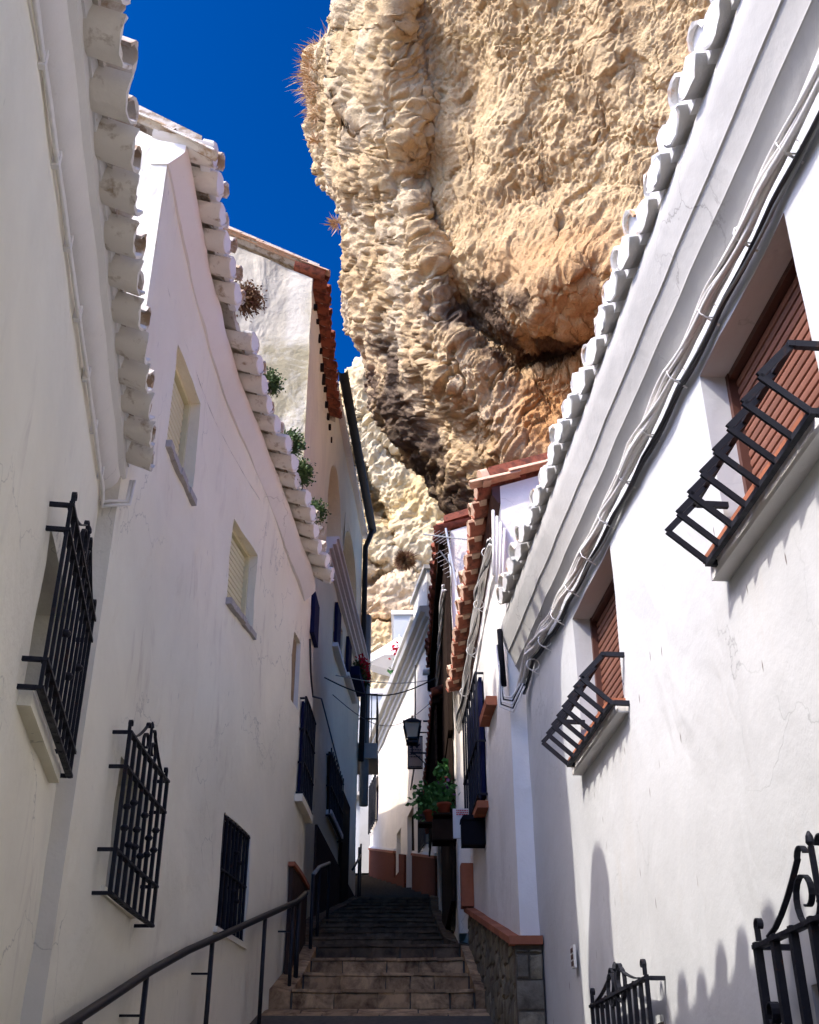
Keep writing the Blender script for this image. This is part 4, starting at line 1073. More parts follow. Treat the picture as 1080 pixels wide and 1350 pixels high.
# stone base under it
CAPZ = lambda y: 1.34+.245*(y-8.5)
base = thing('stone_base', 'base of rough grey-green stones with a sloping terracotta cap beside the steps', 'stone wall', R2.P(9, gz(9)))
b = MB(); n = 14; v = []; f = []
for i in range(n+1):
    Y = 8.47+(12.05-8.47)*i/n; v += [R2.P(Y, gz(Y)-.3, -.02), R2.P(Y, gz(Y)-.3, .035), R2.P(Y, CAPZ(Y), .035), R2.P(Y, CAPZ(Y), -.02)]
for i in range(n):
    for k in range(4): f.append((4*i+k, 4*i+(k+1) % 4, 4*i+4+(k+1) % 4, 4*i+4+k))
f += [(0, 1, 2, 3), (4*n+3, 4*n+2, 4*n+1, 4*n)]
b.add(v, f); b.box((.74, 8.46, -1), (.93, 8.54, CAPZ(8.5))); b.build('mortar_bed', M['joint'], base)
def stone(PF, a0, a1, z0, z1, depth, m, parent, name='stone', jit=.018, bul=.012):
    """one uneven stone; PF(a, z, off) -> point"""
    c = [(a0, z0), (a1, z0), (a1, z1), (a0, z1)]; c = [(a+random.uniform(-jit, jit)*.6, z+random.uniform(-jit, jit)*.6) for a, z in c]
    mid = []
    for i in range(4):
        p, q = c[i], c[(i+1) % 4]; mid += [p, ((p[0]+q[0])/2+random.uniform(-jit, jit)*.5, (p[1]+q[1])/2+random.uniform(-jit, jit)*.5)]
    cx = sum(p[0] for p in mid)/8; cz = sum(p[1] for p in mid)/8; sh = lambda p, k: (cx+(p[0]-cx)*k, cz+(p[1]-cz)*k)
    o_ = depth+random.uniform(-.006, .010); v = []
    for kk, oo in ((1.0, -.01), (1.0, o_*.55), (.84, o_+bul*.4)):
        for p in mid:
            q = sh(p, kk); v.append(PF(q[0], q[1], oo+random.uniform(-.002, .002)))
    v.append(PF(cx, cz, o_+bul))
    f = [tuple(range(8))]
    for l in range(2): f += [(8*l+k, 8*l+(k+1) % 8, 8*l+8+(k+1) % 8, 8*l+8+k) for k in range(8)]
    f += [(16+k, 16+(k+1) % 8, 24) for k in range(8)]
    o = mk(name, v, f, m, parent); smooth_angle(o, 30); return o
PF = lambda a, z, o_: R2.P(a, z, .035+o_)
y = 8.49
while y < 11.95:
    wd = random.uniform(.15, .27); y2 = min(y+wd, 12.0); ym = (y+y2)/2
    z = gz(ym)-.12+random.uniform(-.06, .04); top = CAPZ(ym)-.045
    while z < top-.04:
        h = random.uniform(.10, .21); z2 = min(z+h, top)
        if top-z2 < .07: z2 = top
        s = random.uniform(-.03, .03)
        stone(PF, y+.006, y2-.006, z+.006, z2-.006, .004, M['wall_stone'], base, bul=.006); z = z2
    y = y2
PF2 = lambda a, z, o_: Vector((a, 8.46-o_, z))
z = -.2
while z < 1.26:
    h = random.choice([.2, .24, .17]); z2 = min(z+h, 1.29); k = random.random() < .35
    xs = [.742, .835, .928] if k else [.742, .928]
    for a, c_ in zip(xs[:-1], xs[1:]): stone(PF2, a+.004, c_-.004, z+.006, z2-.006, .014, M['wall_stone'], base, jit=.008)
    z = z2
for i in range(11):
    ya = 8.44+.325*i; yb = ya+.318; v = []
    for Y in (ya, yb):
        zc = CAPZ(Y); v += [R2.P(Y, zc-.012, -.03), R2.P(Y, zc-.012, .085), R2.P(Y, zc+.038, .085), R2.P(Y, zc+.038, -.03)]
    mk('cap_tile', v, [(0, 1, 2, 3), (7, 6, 5, 4), (0, 4, 5, 1), (1, 5, 6, 2), (2, 6, 7, 3), (3, 7, 4, 0)], M['terracotta'], base)
MB().box((.70, 8.405, 1.315), (.935, 8.50, 1.372)).build('cap_tile', M['terracotta'], base)
# step-up of the cap at the far end
MB().wbox(R2, 11.78, 11.95, 2.2, 2.62, .0, .12, 1).build('cap_post', M['terracotta'], base)

# ------------------------------------------------------------------ right: third and fourth houses, in deep shade
house7 = thing('dark_eaved_house', 'narrow house in deep shade on the right with dark red eave and a tiled canopy', 'house', R3.P(14, gz(14)), 'whitewashed houses along the alley')
facade('wall', R3, 12.1, 17.2, 1.2, 6.65, M['far_white'], house7, [(12.95, 13.85, 2.2, 4.1, .15), (15.0, 16.0, 3.9, 4.9, .15)], step=.25, amp=.02, seed=40)
pane(house7, R3, 12.94, 13.86, 2.2, 4.11, -.14, M['wood_dark'], name='door')
pane(house7, R3, 14.99, 16.01, 3.89, 4.91, -.14, M['glass'])
eave(house7, R3, 12.2, 16.5, 6.72, .20, math.radians(16), TRd, pitch=.25, plugs=False, jit=1.5)
roof(house7, R3, 12.12, 16.55, 6.78, .20, 6, .35, M['tile_red'])
gable('gable_wall', R3, 12.13, 6, 2, 6.65, .35, M['far_white'], house7, -1)
gable('gable_wall', R3, 16.52, 6, 2, 6.65, .35, M['far_white'], house7, 1)
MB().wbox(R3, 12.15, 16.5, 6.5, 6.62, .0, .14, 3).build('eave_board', M['wood_dark'], house7)
MB().tube([R3.P(16.62, 6.6, -.3), R3.P(16.62, 6.6, .24)], .05, 8).build('beam_end', M['moulding'], house7, True)
MB().tube([R3.P(16.62, 6.54, .10), R3.P(16.62, 6.3, .10)], .07, 8).build('hopper', M['black_plastic'], house7, True)
# tiled canopy
CN = MB().wbox(R3, 13.5, 17.1, 5.02, 5.10, -.05, .10, 4).build('canopy', M['wood_dark'], house7)
y = 13.5; i = 0
while y < 17.15:
    for r_ in range(1):
        place('canopy_tile', TRd['pan'][i % 4], R3.P(y, 5.12, .235), CN, (0, .35, R3.ang(y)))
    y += .24; i += 1
# roller blind of dark slats hanging over its front
MB().wbox(R3, 12.16, 16.9, 4.15, 6.48, .02, .07, 3).build('shade_panel', M['wood_dark'], house7)  # added dark sheet, stands in for the deep shade on this wall
MB().wbox(R3, 12.3, 14.9, 2.35, 4.1, .02, .06, 3).build('lower_shade_panel', M['wood_dark'], house7)  # second added sheet, darkens the shaded wall lower down
RB = MB().wbox(R3, 13.55, 16.9, 4.98, 5.06, .11, .19, 2).build('blind_box', M['wood_dark'], house7)
bl = MB().box((-.012, -1.6, -.028), (.012, 1.6, .028)); blm = raw('blind_slat', bl.v, bl.f, [M['wood_dark']], False)
for k in range(18): place('blind_slat', blm, R3.P(15.2, 4.94-.064*k, .15+.006*(k % 2)), RB, (0, 0, R3.ang(15.2)))
house8 = thing('dark_eaved_house', 'last house on the shaded right side, low, dark and half hidden by the blind', 'house', R4.P(19, gz(19)), 'whitewashed houses along the alley')
facade('wall', R4, 17.2, 20.9, 2.2, 5.2, M['far_white'], house8, [(18.2, 19.1, 3.2, 5.0, .15)], step=.3, amp=.02, seed=44)
pane(house8, R4, 18.19, 19.11, 3.2, 5.01, -.14, M['wood_dark'], name='door')
eave(house8, R4, 17.3, 20.8, 5.22, .22, math.radians(16), TRd, pitch=.25, plugs=False, jit=1.5)
roof(house8, R4, 17.22, 20.85, 5.27, .22, 6, .3, M['tile_red'])
gable('gable_wall', R4, 17.22, 6, 2, 5.2, .3, M['far_white'], house8, -1)
gable('gable_wall', R4, 20.88, 6, 2, 5.2, .3, M['far_white'], house8, 1)
cb3 = thing('cable_bundle', 'grey cables running down between the two dark red eaves', 'cables', R3.P(12.6, 5.6))
bundle(R3, [(12.15, 5.9), (13.2, 5.75), (14.6, 5.5), (15.8, 5.3)], 6, .04, .010, [M['cable_white'], M['pipe_grey']], cb3, 9, .10, 3.0)

# ------------------------------------------------------------------ far end of the alley
house9 = thing('white_house', 'white house closing the alley beyond the steps, with a brown dado', 'house', FW.P(24, gz(24)), 'whitewashed houses along the alley')
fh = [(29.15, 30.35, 7.55, 8.75, .2), (25.35, 25.95, 5.5, 6.4, .2), (23.55, 24.5, 4.35, 6.42, .25), (21.85, 22.5, 5.25, 6.25, .15)]
facade('wall', FW, 20.9, 30.5, 3, 9.42, M['far_white'], house9, fh, step=.3, amp=.02, seed=50)
for h, mm in zip(fh, (M['blue_glass'], M['glass'], M['wood_dark'], M['glass'])): pane(house9, FW, h[0]-.01, h[1]+.01, h[2]-.01, h[3]+.01, -.15, mm, name='door' if h[3]-h[2] > 1.5 else 'window')
grille(house9, FW, 21.82, 22.52, 5.2, 6.3, .08, 6, [5.22, 5.75, 6.28], bw=.03, label='small black grille right of the doorway')
grille(house9, FW, 29.1, 30.4, 7.5, 8.8, .08, 6, [7.55, 8.75], bw=.03, label='far narrow grille at the left end of the white house')
DZ = lambda y: 4.72+.25*(y-20.9)
def dado(y0, y1, zb, ztop, W, parent, m, off=.05, name='dado'):
    v = []; f = []; n = max(2, int((y1-y0)/.5))
    for i in range(n+1):
        Y = y0+(y1-y0)*i/n; v += [W.P(Y, gz(Y)-.3 if zb is None else zb(Y), .0), W.P(Y, gz(Y)-.3 if zb is None else zb(Y), off), W.P(Y, ztop(Y), off), W.P(Y, ztop(Y), .0)]
    for i in range(n):
        for k in range(4): f.append((4*i+k, 4*i+(k+1) % 4, 4*i+4+(k+1) % 4, 4*i+4+k))
    f += [(0, 1, 2, 3), (4*n+3, 4*n+2, 4*n+1, 4*n)]
    return mk(name, v, f, m, parent)
for a, c_ in ((20.92, 23.5), (24.55, 25.30), (26.0, 30.48)): dado(a, c_, None, DZ, FW, house9, M['brown_dado'])
dado(25.3, 26.0, None, lambda y: 5.44, FW, house9, M['brown_dado'])
dado(20.92, 23.5, lambda y: DZ(y)+.002, lambda y: DZ(y)+.05, FW, house9, M['terracotta'], .075, 'dado_cap'); dado(26.0, 30.48, lambda y: DZ(y)+.002, lambda y: DZ(y)+.05, FW, house9, M['terracotta'], .075, 'dado_cap')
dado(20.92, 23.5, lambda y: DZ(y)+.052, lambda y: DZ(y)+.10, FW, house9, M['moulding'], .055, 'dado_line'); dado(26.0, 30.48, lambda y: DZ(y)+.052, lambda y: DZ(y)+.10, FW, house9, M['moulding'], .055, 'dado_line')
moulding('cornice', FW, 20.9, 30.6, [(-.2, 9.30), (.05, 9.30), (.07, 9.38), (.12, 9.40), (.13, 9.48), (.20, 9.50), (.21, 9.58), (.30, 9.60), (.32, 9.72), (-.2, 9.76)], M['cornice_grey'], house9, n=20)
for a, c_, zt in ((20.9, 22.6, 10.55), (22.6, 25.4, 10.15), (25.4, 30.5, 9.95)):
    MB().wbox(FW, a, c_-.003, 9.74, zt, -.2, .16, 3).build('parapet', M['far_white'], house9)
    MB().wbox(FW, a-.04, c_+.03, zt, zt+.09, -.26, .23, 3).build('parapet_coping', M['cornice_grey'], house9)
gable('side_wall', FW, 20.95, 5, 3, 9.6, .02, M['far_white'], house9, -1)
gable('side_wall', FW, 30.5, 5, 3, 9.6, .02, M['far_white'], house9, 1)
v = [FW.P(20.9, 9.7, -.1), FW.P(30.5, 9.7, -.1), FW.P(30.5, 9.7, -5), FW.P(20.9, 9.7, -5)]; mk('flat_roof', v+[p-Vector((0, 0, .1)) for p in v], [(0, 1, 2, 3), (7, 6, 5, 4), (0, 4, 5, 1), (1, 5, 6, 2), (2, 6, 7, 3), (3, 7, 4, 0)], M['concrete'], house9)
MB().tube([FW.P(23.0, 9.3, .06), FW.P(23.0, 7.2, .06), FW.P(23.6, 6.75, .06)], .018, 5).build('wall_wire', M['cable_black'], house9, True)

def block(name, lab, x0, x1, y0, y1, z0, z1, m, grp=None, wins=()):
    t_ = thing(name, lab, 'house', ((x0+x1)/2, y0, z0), grp)
    MB().box((x0, y0, z0), (x1, y1, z1)).build('wall', m, t_); MB().box((x0-.08, y0-.08, z1+.002), (x1+.08, y1+.08, z1+.14)).build('roof', M['moulding'], t_)
    for (a, c_, d_, e_) in wins:
        o = MB().box((a, y0-.05, d_), (c_, y0-.005, e_)).build('window', M['wood_dark'], t_); MB().box((a+.06, y0-.065, d_+.06), (c_-.06, y0-.051, e_-.06)).build('pane', M['glass'], o)
    return t_
block('far_house', 'white flat-topped block rising behind the parasol at the foot of the far cliff', -.52, 2.2, 34, 36.2, 8, 15.5, M['white'])
fhouse = block('far_house', 'bright white house glimpsed in the gap at the top of the steps', -6.5, -.86, 33, 35.4, 5, 12.0, M['white'])
block('far_house', 'low white terrace wall under the parasol', -1.35, -.1, 30.9, 32.4, 6.4, 11.6, M['white'])
block('far_house', 'white house on the left beyond the balcony, hidden mostly by the cream house', -7, -2.3, 22.3, 29, 3, 9.3, M['far_white'])
R = MB(); R.box((-1.75, 32.5, 9.15), (-1.0, 33, 9.25)); FBk = R.build('balcony', M['concrete'], fhouse)
for k in range(9): MB().box((-1.74+.088*k, 32.52, 9.25), (-1.715+.088*k, 32.545, 10.05)).build('baluster', M['iron'], FBk)
MB().box((-1.76, 32.51, 10.05), (-.99, 32.555, 10.1)).build('railing', M['iron'], FBk)

# parasol
pc = Vector((-.30, 31.6, 0)); par = thing('parasol', 'open white parasol on the terrace below the far cliff', 'parasol', (pc.x, pc.y, 11.74))
MB().tube([(pc.x, pc.y, 11.74), (pc.x, pc.y, 13.75)], .03, 8).build('pole', M['steel'], par)
v = [(pc.x, pc.y, 13.7)]; n = 8
for k in range(n):
    a = 2*PI*k/n+.3
    v.append((pc.x+.95*math.cos(a), pc.y+.95*math.sin(a), 12.98))
for k in range(n): v.append((v[1+k][0], v[1+k][1], v[1+k][2]-.22))
f = [(0, 1+k, 1+(k+1) % n) for k in range(n)]+[(1+k, 9+k, 9+(k+1) % n, 1+(k+1) % n) for k in range(n)]
mk('canopy', v, f, M['canvas'], par)
fl = thing('flowering_plant', 'pink flowers on a green stem beside the parasol', 'plant', at_y(526, 893, 30.6))
q = at_y(526, 862, 30.6); blades('petals', q, 60, .3, M['red'], fl, wd=.05, leafy=True); blades('foliage', q-Vector((0, 0, .55)), 90, .35, M['leaf_bright'], fl, wd=.05, leafy=True, spread=(.5, .5, 1.6))

# ------------------------------------------------------------------ steps and paving
ST_ = thing('steps', '', '', (0, 10.6, gz(10.6)), kind='structure')
def lx(Y): return (H2.x(Y) if Y < 12.1 else (H3.x(Y)+.02 if Y < 15.8 else (H4.x(Y) if Y < 21.2 else -1.6)))-.02
def rx(Y): return (R2.x(Y) if Y < 12.1 else (R3.x(Y) if Y < 17.2 else (R4.x(Y) if Y < 20.9 else FW.x(Y))))+.02
Y = 10.6; z = 1.12; n = 0
while Y < 30.5:
    wd = .46 if n < 3 else .80; r = .155; rise = .04 if n < 3 else .045
    y1 = Y+wd; z1 = z+r; z2 = z1+rise
    kl, kr = (.20, .15) if n < 14 else (.0, .0)
    a, c_ = lx(Y)+kl, rx(Y)-kr; a2, c2 = lx(y1+.02)+kl, rx(y1+.02)-kr
    if kl:
        for (xa, xb, xa2, xb2) in ((lx(Y), a-.004, lx(y1), a2-.004), (c_+.004, rx(Y), c2+.004, rx(y1))):
            h0, h1 = z+r*.95, z+r+rise+r*.9
            mk('kerb', [(xa, Y, z-.3), (xb, Y, z-.3), (xb, Y, h0), (xa, Y, h0+.02), (xa2, y1-.006, z-.3), (xb2, y1-.006, z-.3), (xb2, y1-.006, h1), (xa2, y1-.006, h1+.02)], BOXF, M['step_stone'] if n < 3 else M['step_shaded'], ST_)
    v = [(a, Y+.02, z-.3), (c_, Y+.02, z-.3), (c_, Y+.02, z1-.012), (a, Y+.02, z1-.012), (a2, y1+.03, z-.3), (c2, y1+.03, z-.3), (c2, y1+.03, z2-.012), (a2, y1+.03, z2-.012)]
    S = mk('step', v, BOXF, M['joint'], ST_)
    sm = M['step_stone'] if n < 3 else M['step_shaded']
    if n < 14:
        x = a+.01; PFr = lambda s_, zz, o_, Y=Y: Vector((s_, Y+.02-o_, zz))
        while x < c_-.02:
            ww = random.uniform(.20, .42); x2 = min(x+ww, c_-.01)
            if c_-.01-x2 < .14: x2 = c_-.01
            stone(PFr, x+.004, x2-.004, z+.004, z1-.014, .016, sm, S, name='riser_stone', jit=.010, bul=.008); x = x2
        x = a+.01
        while x < c_-.02:
            ww = random.uniform(.3, .55); x2 = min(x+ww, c_-.01)
            if c_-.01-x2 < .2: x2 = c_-.01
            e = random.uniform(-.006, .006); zj = random.uniform(-.004, .004)
            v = []
            for (xx, yy, zz) in ((x+.003, Y-.014+e*2, z1+zj*1.6), (x2-.003, Y-.014-e*1.5, z1-zj*1.6), (x2-.003, y1+.0, z2), (x+.003, y1+.0, z2)): v += [(xx, yy, zz-.014), (xx, yy, zz+.012)]
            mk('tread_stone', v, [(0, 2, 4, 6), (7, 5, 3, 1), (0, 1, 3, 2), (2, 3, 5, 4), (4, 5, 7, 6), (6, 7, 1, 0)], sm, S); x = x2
    Y = y1; z = z2; n += 1
# upper landing beyond, and paving below
v = [(-6, 30.4, z), (3, 30.4, z), (3, 34, z+.5), (-6, 34, z+.5)]; mk('path', v, [(0, 1, 2, 3)], M['joint'], kind='structure')
pv = thing('pavement', '', '', (0, 8, gz(8)), kind='structure')
v = []; ys = list(np.linspace(-6, 10.62, 40)); 
for yy in ys: zz = gz(yy)+(.04 if yy > 10 else 0); v += [(min(H1.x(yy), -.2) if yy < 5.72 else H2.x(yy), yy, zz), ((R1.x(yy) if yy < 8.5 else R2.x(yy)), yy, zz)]
mk('paving_bed', v, [(2*i, 2*i+1, 2*i+3, 2*i+2) for i in range(len(ys)-1)], M['joint'], pv)
yy = 7.6
while yy < 10.55:
    wd = random.uniform(.28, .38); y2 = min(yy+wd, 10.58); x = H2.x(yy)+.01; xe = (R1.x(yy) if yy < 8.45 else R2.x(yy))-.01
    while x < xe-.05:
        x2 = min(x+random.uniform(.3, .6), xe)
        if xe-x2 < .2: x2 = xe
        v = []
        for (xx, y_) in ((x+.006, yy+.006), (x2-.006, yy+.006), (x2-.006, y2-.006), (x+.006, y2-.006)):
            zz = gz(y_)+(.04 if y_ > 10 else 0)+random.uniform(.008, .016); v += [(xx, y_, zz-.03), (xx, y_, zz)]
        mk('paving_stone', v, [(0, 2, 4, 6), (7, 5, 3, 1), (0, 1, 3, 2), (2, 3, 5, 4), (4, 5, 7, 6), (6, 7, 1, 0)], M['step_stone'], pv); x = x2
    yy = y2

# ------------------------------------------------------------------ handrails
hr = thing('handrail', 'long black handrail climbing along the left wall to the foot of the steps', 'handrail', (-1.5, 7, gz(7)))
def rp(Y, h=.9): W = H1 if Y < 5.72 else H2; return Vector((max(W.x(Y), H2.x(5.8)-.02 if Y > 5 else -9)+.13, Y, gz(Y)+h))
ys = [4.2, 5.0, 5.6, 6.4, 7.2, 8.0, 8.8, 9.6, 10.2, 10.9]
P = [rp(y_, .88) for y_ in ys]; P[0] = P[0]+Vector((0, 0, -.3)); P[1] += Vector((0, 0, -.03)); P.append(rp(11.35, .87))
MB().tube(P, .026, 10).build('rail', M['iron_rail'], hr, True)
for y_ in (5.9, 7.15, 8.5, 9.8, 10.75):
    p = rp(y_, .87); b_ = MB().tube([p, Vector((p.x, p.y, gz(y_)-.05))], .017, 8); b_.build('post', M['iron_rail'], hr, True)
    if y_ in (7.15, 8.5, 10.75): MB().bar(p-Vector((0, 0, .22)), p-Vector((.15, 0, .22)), .014).build('wall_bracket', M['iron_rail'], hr)
MB().tube([rp(11.0, .86), Vector((rp(11.0).x, 11.0, gz(11)+.05))], .022, 8).build('post', M['iron_rail'], hr, True)
hr2 = thing('handrail', 'shorter dark handrail on the left of the upper steps', 'handrail', (-1.0, 13, gz(13)))
P = [Vector((-.98, 11.9, gz(11.9)+.95)), Vector((-1.02, 13.2, gz(13.2)+.98)), Vector((-1.05, 15.2, gz(15.2)+.98))]
MB().tube(P, .022, 8).build('rail', M['pipe_grey'], hr2, True)
for p in P: MB().tube([p, Vector((p.x, p.y, gz(p.y)))], .018, 8).build('post', M['iron_rail'], hr2, True)
hr3 = thing('handrail', 'tiny handrail silhouetted against the bright gap at the top of the steps', 'handrail', (-.9, 20, gz(20)))
P = [Vector((-.93, 19, gz(19)+.8)), Vector((-.9, 20.6, gz(20.6)+.95)), Vector((-.9, 21.4, gz(21.4)+1.0))]
MB().tube(P, .02, 6).build('rail', M['iron_rail'], hr3, True)
for p in P[1:]: MB().tube([p+Vector((0, 0, .2)), Vector((p.x, p.y, gz(p.y)))], .018, 6).build('post', M['iron_rail'], hr3, True)

# ------------------------------------------------------------------ lantern, sign, street wires
lc = at_y(543.5, 962, 16.0); lc = Vector(lc)
lan = thing('street_lantern', 'four-sided black street lantern on a bracket over the steps', 'lantern', lc-Vector((0, 0, .26)))
def frust(s, c, z0, r0, z1, r1):
    z0, r0, z1, r1 = z0*.86, r0*.86, z1*.86, r1*.86
    v = [(c[0]+sx*r, c[1]+sy*r, c[2]+z) for z, r in ((z0, r0), (z1, r1)) for sx, sy in ((-1, -1), (1, -1), (1, 1), (-1, 1))]
    return s.add(v, BOXF)
g_ = MB(); frust(g_, lc, -.15, .075, .09, .125); g_.build('glass', M['lamp_glass'], lan)
s = MB(); frust(s, lc, .09, .15, .115, .15); frust(s, lc, .116, .14, .19, .05); frust(s, lc, .19, .02, .25, .012); frust(s, lc, -.18, .085, -.151, .085); frust(s, lc, -.25, .10, -.21, .10); s.box((lc.x-.05, lc.y-.05, lc.z-.21), (lc.x+.05, lc.y+.05, lc.z-.18))
for sx in (-1, 1):
    for sy in (-1, 1): s.bar((lc.x+sx*.08, lc.y+sy*.08, lc.z-.16), (lc.x+sx*.128, lc.y+sy*.128, lc.z+.10), .014)
s.build('frame', M['iron'], lan)
br = MB(); bx = R3.x(16.0); br.bar(lc-Vector((0, 0, .25)), lc-Vector((0, 0, .36)), .02); br.bar(lc-Vector((.02, 0, .35)), Vector((bx, 16, lc.z-.35)), .02)
br.strip([Vector((lc.x+.03, 16, lc.z-.36)), Vector((lc.x+.12, 16, lc.z-.44)), Vector((lc.x+.2, 16, lc.z-.52)), Vector((bx, 16, lc.z-.56))], .02, .012, (0, 1, 0))
br.bar(Vector((lc.x+.16, 16, lc.z+.13)), Vector((bx, 16, lc.z+.13)), .022); br.build('bracket', M['iron'], lan)
# sign: dancing figure above rows of lettering
sx0 = at_y(537.5, 970.5, 16.6); sx1 = at_y(557.5, 1013.5, 16.6)
sg = thing('hanging_sign', 'brown ceramic sign with a dancing figure above lines of small lettering under the lantern', 'sign', ((sx0.x+sx1.x)/2, 16.6, sx1.z))
MB().box((sx0.x, 16.6, sx1.z), (sx1.x, 16.63, sx0.z)).build('panel', M['sign'], sg)
fb_ = MB(); W_, H_ = sx1.x-sx0.x, sx0.z-sx1.z
for (a, b_, c_, d_) in ((0, 0, 1, .025), (0, .975, 1, 1), (0, 0, .05, 1), (.95, 0, 1, 1)):
    fb_.box((sx0.x+a*W_, 16.585, sx1.z+b_*H_), (sx0.x+c_*W_, 16.5985, sx1.z+d_*H_))
fb_.build('border', M['sign_ink'], sg)
fig = MB(); 
def PT(u_, v_): return Vector((sx0.x+u_*W_, 16.592, sx1.z+v_*H_))
for a, b_, w_ in (((.42, .90), (.46, .84), .028), ((.46, .84), (.42, .74), .034), ((.42, .74), (.22, .66), .03), ((.42, .75), (.62, .68), .034), ((.46, .82), (.66, .80), .018), ((.46, .82), (.34, .86), .016), ((.62, .68), (.82, .74), .02), ((.5, .9), (.56, .93), .016), ((.66, .68), (.6, .63), .02), ((.22, .66), (.16, .64), .022)):
    fig.bar(PT(*a), PT(*b_), w_, .006, up=Vector((0, 1, 0)))
fig.build('figure', M['sign_ink'], sg)
tx = MB()
for r_, z_ in enumerate((.56, .49, .42, .35, .05)):
    x = .12
    end = .82 if r_ != 2 else .45
    while x < end:
        l_ = random.uniform(.05, .11); tx.box((sx0.x+x*W_, 16.59, sx1.z+z_*H_), (sx0.x+min(x+l_, .9)*W_, 16.5985, sx1.z+(z_+.026)*H_)); x += l_+.03
tx.build('lettering', M['sign_ink'], sg)
hk = MB(); hk.bar(Vector(((sx0.x+sx1.x)/2, 16.61, sx0.z+.002)), Vector(((sx0.x+sx1.x)/2, 16.61, sx0.z+.06)), .012); hk.bar(Vector(((sx0.x+sx1.x)/2, 16.61, sx0.z+.06)), Vector((R3.x(16.6), 16.61, sx0.z+.06)), .016); hk.build('hanger', M['iron'], sg)
def hang(name, lab, a, b_, sag, r, m, n=16):
    a = Vector(a); b_ = Vector(b_); P = [a.lerp(b_, k/n)-Vector((0, 0, sag*math.sin(PI*k/n))) for k in range(n+1)]
    o = MB().tube(P, r, 5).build(name, m, None, True); tag(o, lab, 'wire'); return o
hang('street_wire', 'thick black wire sagging across the alley just above the lantern', H4.P(16.2, 6.35, .02), (R3.x(15.6), 15.6, 6.15), .30, .011, M['cable_black'])
hang('street_wire', 'thinner black wire dipping lower across the alley toward the balcony', H4.P(17.2, 6.45, .02), (FW.x(21.5), 21.5, 7.9), .5, .007, M['cable_black'])
hang('street_wire', 'faint thin wire strung high across the alley', H4.P(17.5, 6.9, .02), (FW.x(21.3), 21.3, 8.3), .1, .008, M['pipe_grey'])
o = MB().tube([H3.P(14, 6.9, .02) if False else H2.P(11.6, 5.0, .02), H2.P(11.8, 4.7, .02), H2.P(12.05, 4.5, .02), H4.P(15.9, 5.9, .03), H4.P(18.3, 5.6, .02)], .012, 5).build('wall_wire', M['cable_black'], None, True)
tag(o, 'black wire running loosely along the cream house from the narrow grille', 'wire')

# ------------------------------------------------------------------ plants and things on the shaded right wall
def potplant(c, r, h, lab, fol, sz, n, petals=None):
    t_ = thing('potted_plant', lab, 'potted plant', (c[0], c[1], c[2]), 'potted plants on the shaded right wall')
    MB().lathe([(r*.66, 0), (r*.95, h*.82), (r*1.08, h*.82), (r*1.1, h), (r*.9, h), (r*.85, h*.8)], c, 14).build('pot', M['pot'], t_, True)
    cc = Vector(c)+Vector((0, 0, h)); blades('foliage', cc+Vector((0, 0, sz*.15)), n, sz, M[fol], t_, wd=.026, leafy=True, spread=(1, 1, .8))
    st = MB()
    for k in range(6): st.tube([cc, cc+Vector((random.uniform(-1, 1)*sz*.5, random.uniform(-1, 1)*sz*.4, sz*random.uniform(.3, .8)))], .005, 4)
    st.build('stem', M['leaf'], t_)
    if petals: blades('petals', cc+Vector((0, 0, sz*.45)), 50, sz*.6, M[petals], t_, wd=.02, leafy=True)
c0 = at_y(586, 1074, 12.25)
potplant((c0.x, 12.25, c0.z), .075, .12, 'red clay pot with broad green leaves and purple flowers, hung on the shaded wall', 'leaf_bright', .26, 260, 'purple')
c0 = at_y(566, 1086, 12.6); potplant((c0.x+.03, 12.6, c0.z), .09, .14, 'bushy dark green plant left of the red clay pot', 'leaf_bright', .27, 420)
c0 = at_y(590, 1040, 12.5); potplant((c0.x, 12.5, c0.z), .07, .12, 'pale green plant in the highest pot on the shaded wall', 'leaf_bright', .17, 160)
rk = MB(); 
for (px, py, Y) in ((586, 1074, 12.25), (566, 1086, 12.6), (590, 1040, 12.5)):
    c0 = at_y(px, py, Y); rk.box((c0.x-.12, Y-.1, c0.z-.022), (R3.x(max(Y, 12.12))+.02, Y+.1, c0.z-.002))
o = rk.build('plant_shelf', M['wood_dark'], None); tag(o, 'dark wooden shelves carrying the pots on the shaded wall', 'shelf')
c0 = at_y(586, 1095, 12.3); o = MB().box((c0.x-.13, 12.2, c0.z-.12), (R3.x(12.3)+.01, 12.5, c0.z+.1)).build('wooden_box', M['wood_dark'], None); tag(o, 'dark wooden box on the wall beneath the red clay pot', 'box')
mb0 = at_y(597, 1066, 11.0); mb1 = at_y(619, 1105, 11.0)
mn = thing('notice_board', 'white notice board with red lettering and a green stripe beside the blue shutters', 'notice board', (mb0.x, 11, mb1.z))
MB().box((mb0.x, 11.0, mb1.z), (mb1.x, 11.02, mb0.z)).build('panel', M['paper'], mn)
W2, H2_ = mb1.x-mb0.x, mb0.z-mb1.z; s = MB()
for k in range(3):
    x = .22
    while x < .9: l_ = random.uniform(.06, .14); s.box((mb0.x+x*W2, 10.992, mb1.z+(.92-.07*k)*H2_), (mb0.x+min(x+l_, .95)*W2, 10.9985, mb1.z+(.95-.07*k)*H2_)); x += l_+.04
s.build('lettering', M['red'], mn)
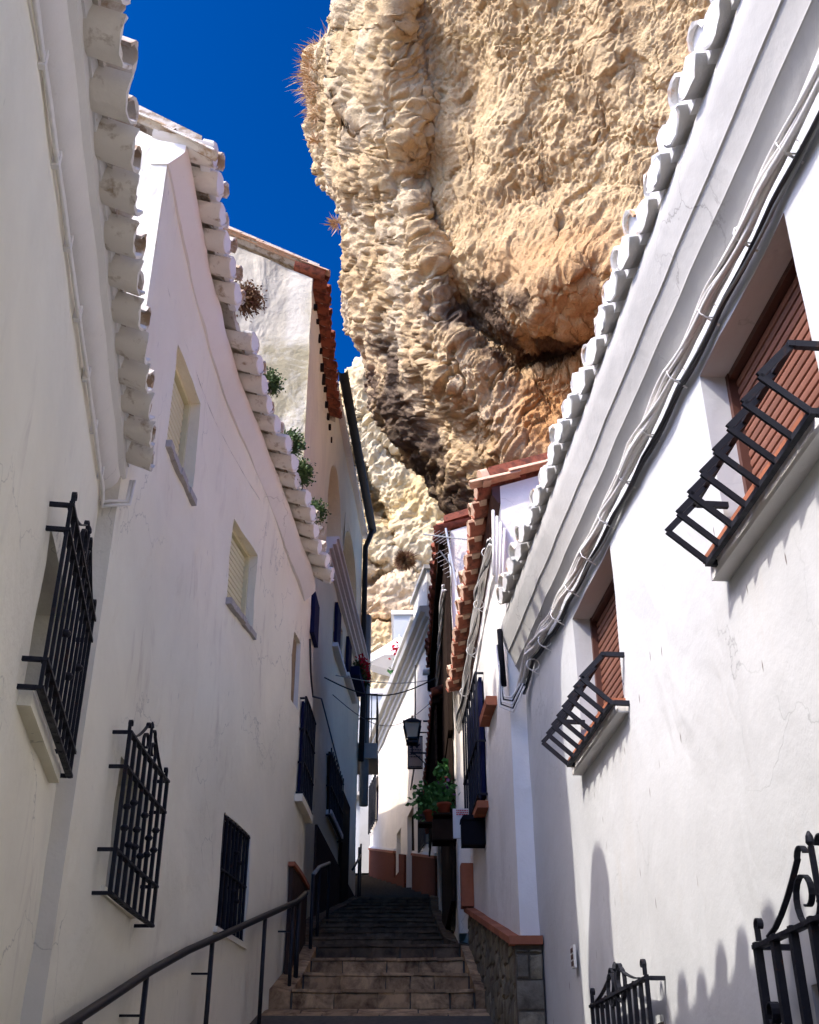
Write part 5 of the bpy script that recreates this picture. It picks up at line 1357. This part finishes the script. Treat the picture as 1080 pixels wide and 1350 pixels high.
MB().box((mb0.x+.55*W2, 10.99, mb1.z+.04*H2_), (mb0.x+.66*W2, 10.9985, mb1.z+.45*H2_)).build('stripe', M['green_paint'], mn)
MB().box((mb1.x-.02, 11.021, mb1.z+.1), (R2.x(11), 11.035, mb1.z+.13)).build('bracket', M['iron'], mn)
b0 = at_y(608, 1074, 10.6); b1 = at_y(624, 1113, 10.6)
ml = thing('mail_box', 'black metal box fixed to the wall in front of the white notice board', 'letter box', (b0.x, 10.6, b1.z))
MB().box((b0.x, 10.6, b1.z), (R2.x(10.6)+.005, 10.76, b0.z-.05)).build('body', M['black_plastic'], ml)
MB().add([(b0.x-.01, 10.59, b0.z-.05), (R2.x(10.6), 10.59, b0.z-.05), (R2.x(10.6), 10.77, b0.z-.05), (b0.x-.01, 10.77, b0.z-.05), (b0.x+.02, 10.60, b0.z), (R2.x(10.6), 10.60, b0.z), (R2.x(10.6), 10.76, b0.z), (b0.x+.02, 10.76, b0.z)], BOXF).build('lid', M['black_plastic'], ml)

# ------------------------------------------------------------------ antenna on the red roof
def yagi(c, boomv, ev, n, L0, L1, lab, mast):
    t_ = thing('roof_antenna', lab, 'antenna', mast, 'antennas on the red-tiled roofs')
    c = Vector(c); boomv = Vector(boomv); ev = Vector(ev).normalized()
    MB().tube([Vector(mast), c+Vector((0, 0, .12))], .014, 6).build('mast', M['steel'], t_)
    MB().bar(c-boomv/2, c+boomv/2, .014).build('boom', M['pipe_grey'], t_)
    e = MB().tube([-ev*.5, ev*.5], .0055, 5); me = raw('element', e.v, e.f, [M['steel']])
    for k in range(n):
        L = L0+(L1-L0)*k/(n-1); place('element', me, c-boomv/2+boomv*(k+.3)/n, t_, None, scale=(L, L, L))
    return t_
c = at_y(588, 708, 12.0)
yagi(c, (.55, -.15, -.16), (.62, .2, .55), 11, .22, .40, 'spiky aluminium antenna sticking out over the red-tiled roof', (c.x+.25, 12.25, 5.1))
c = at_y(592, 742, 12.1)
yagi(c, (.22, .1, -.28), (.75, 0, .42), 7, .20, .26, 'small grid-like antenna just below the spiky one', (c.x+.14, 12.3, 5.0))
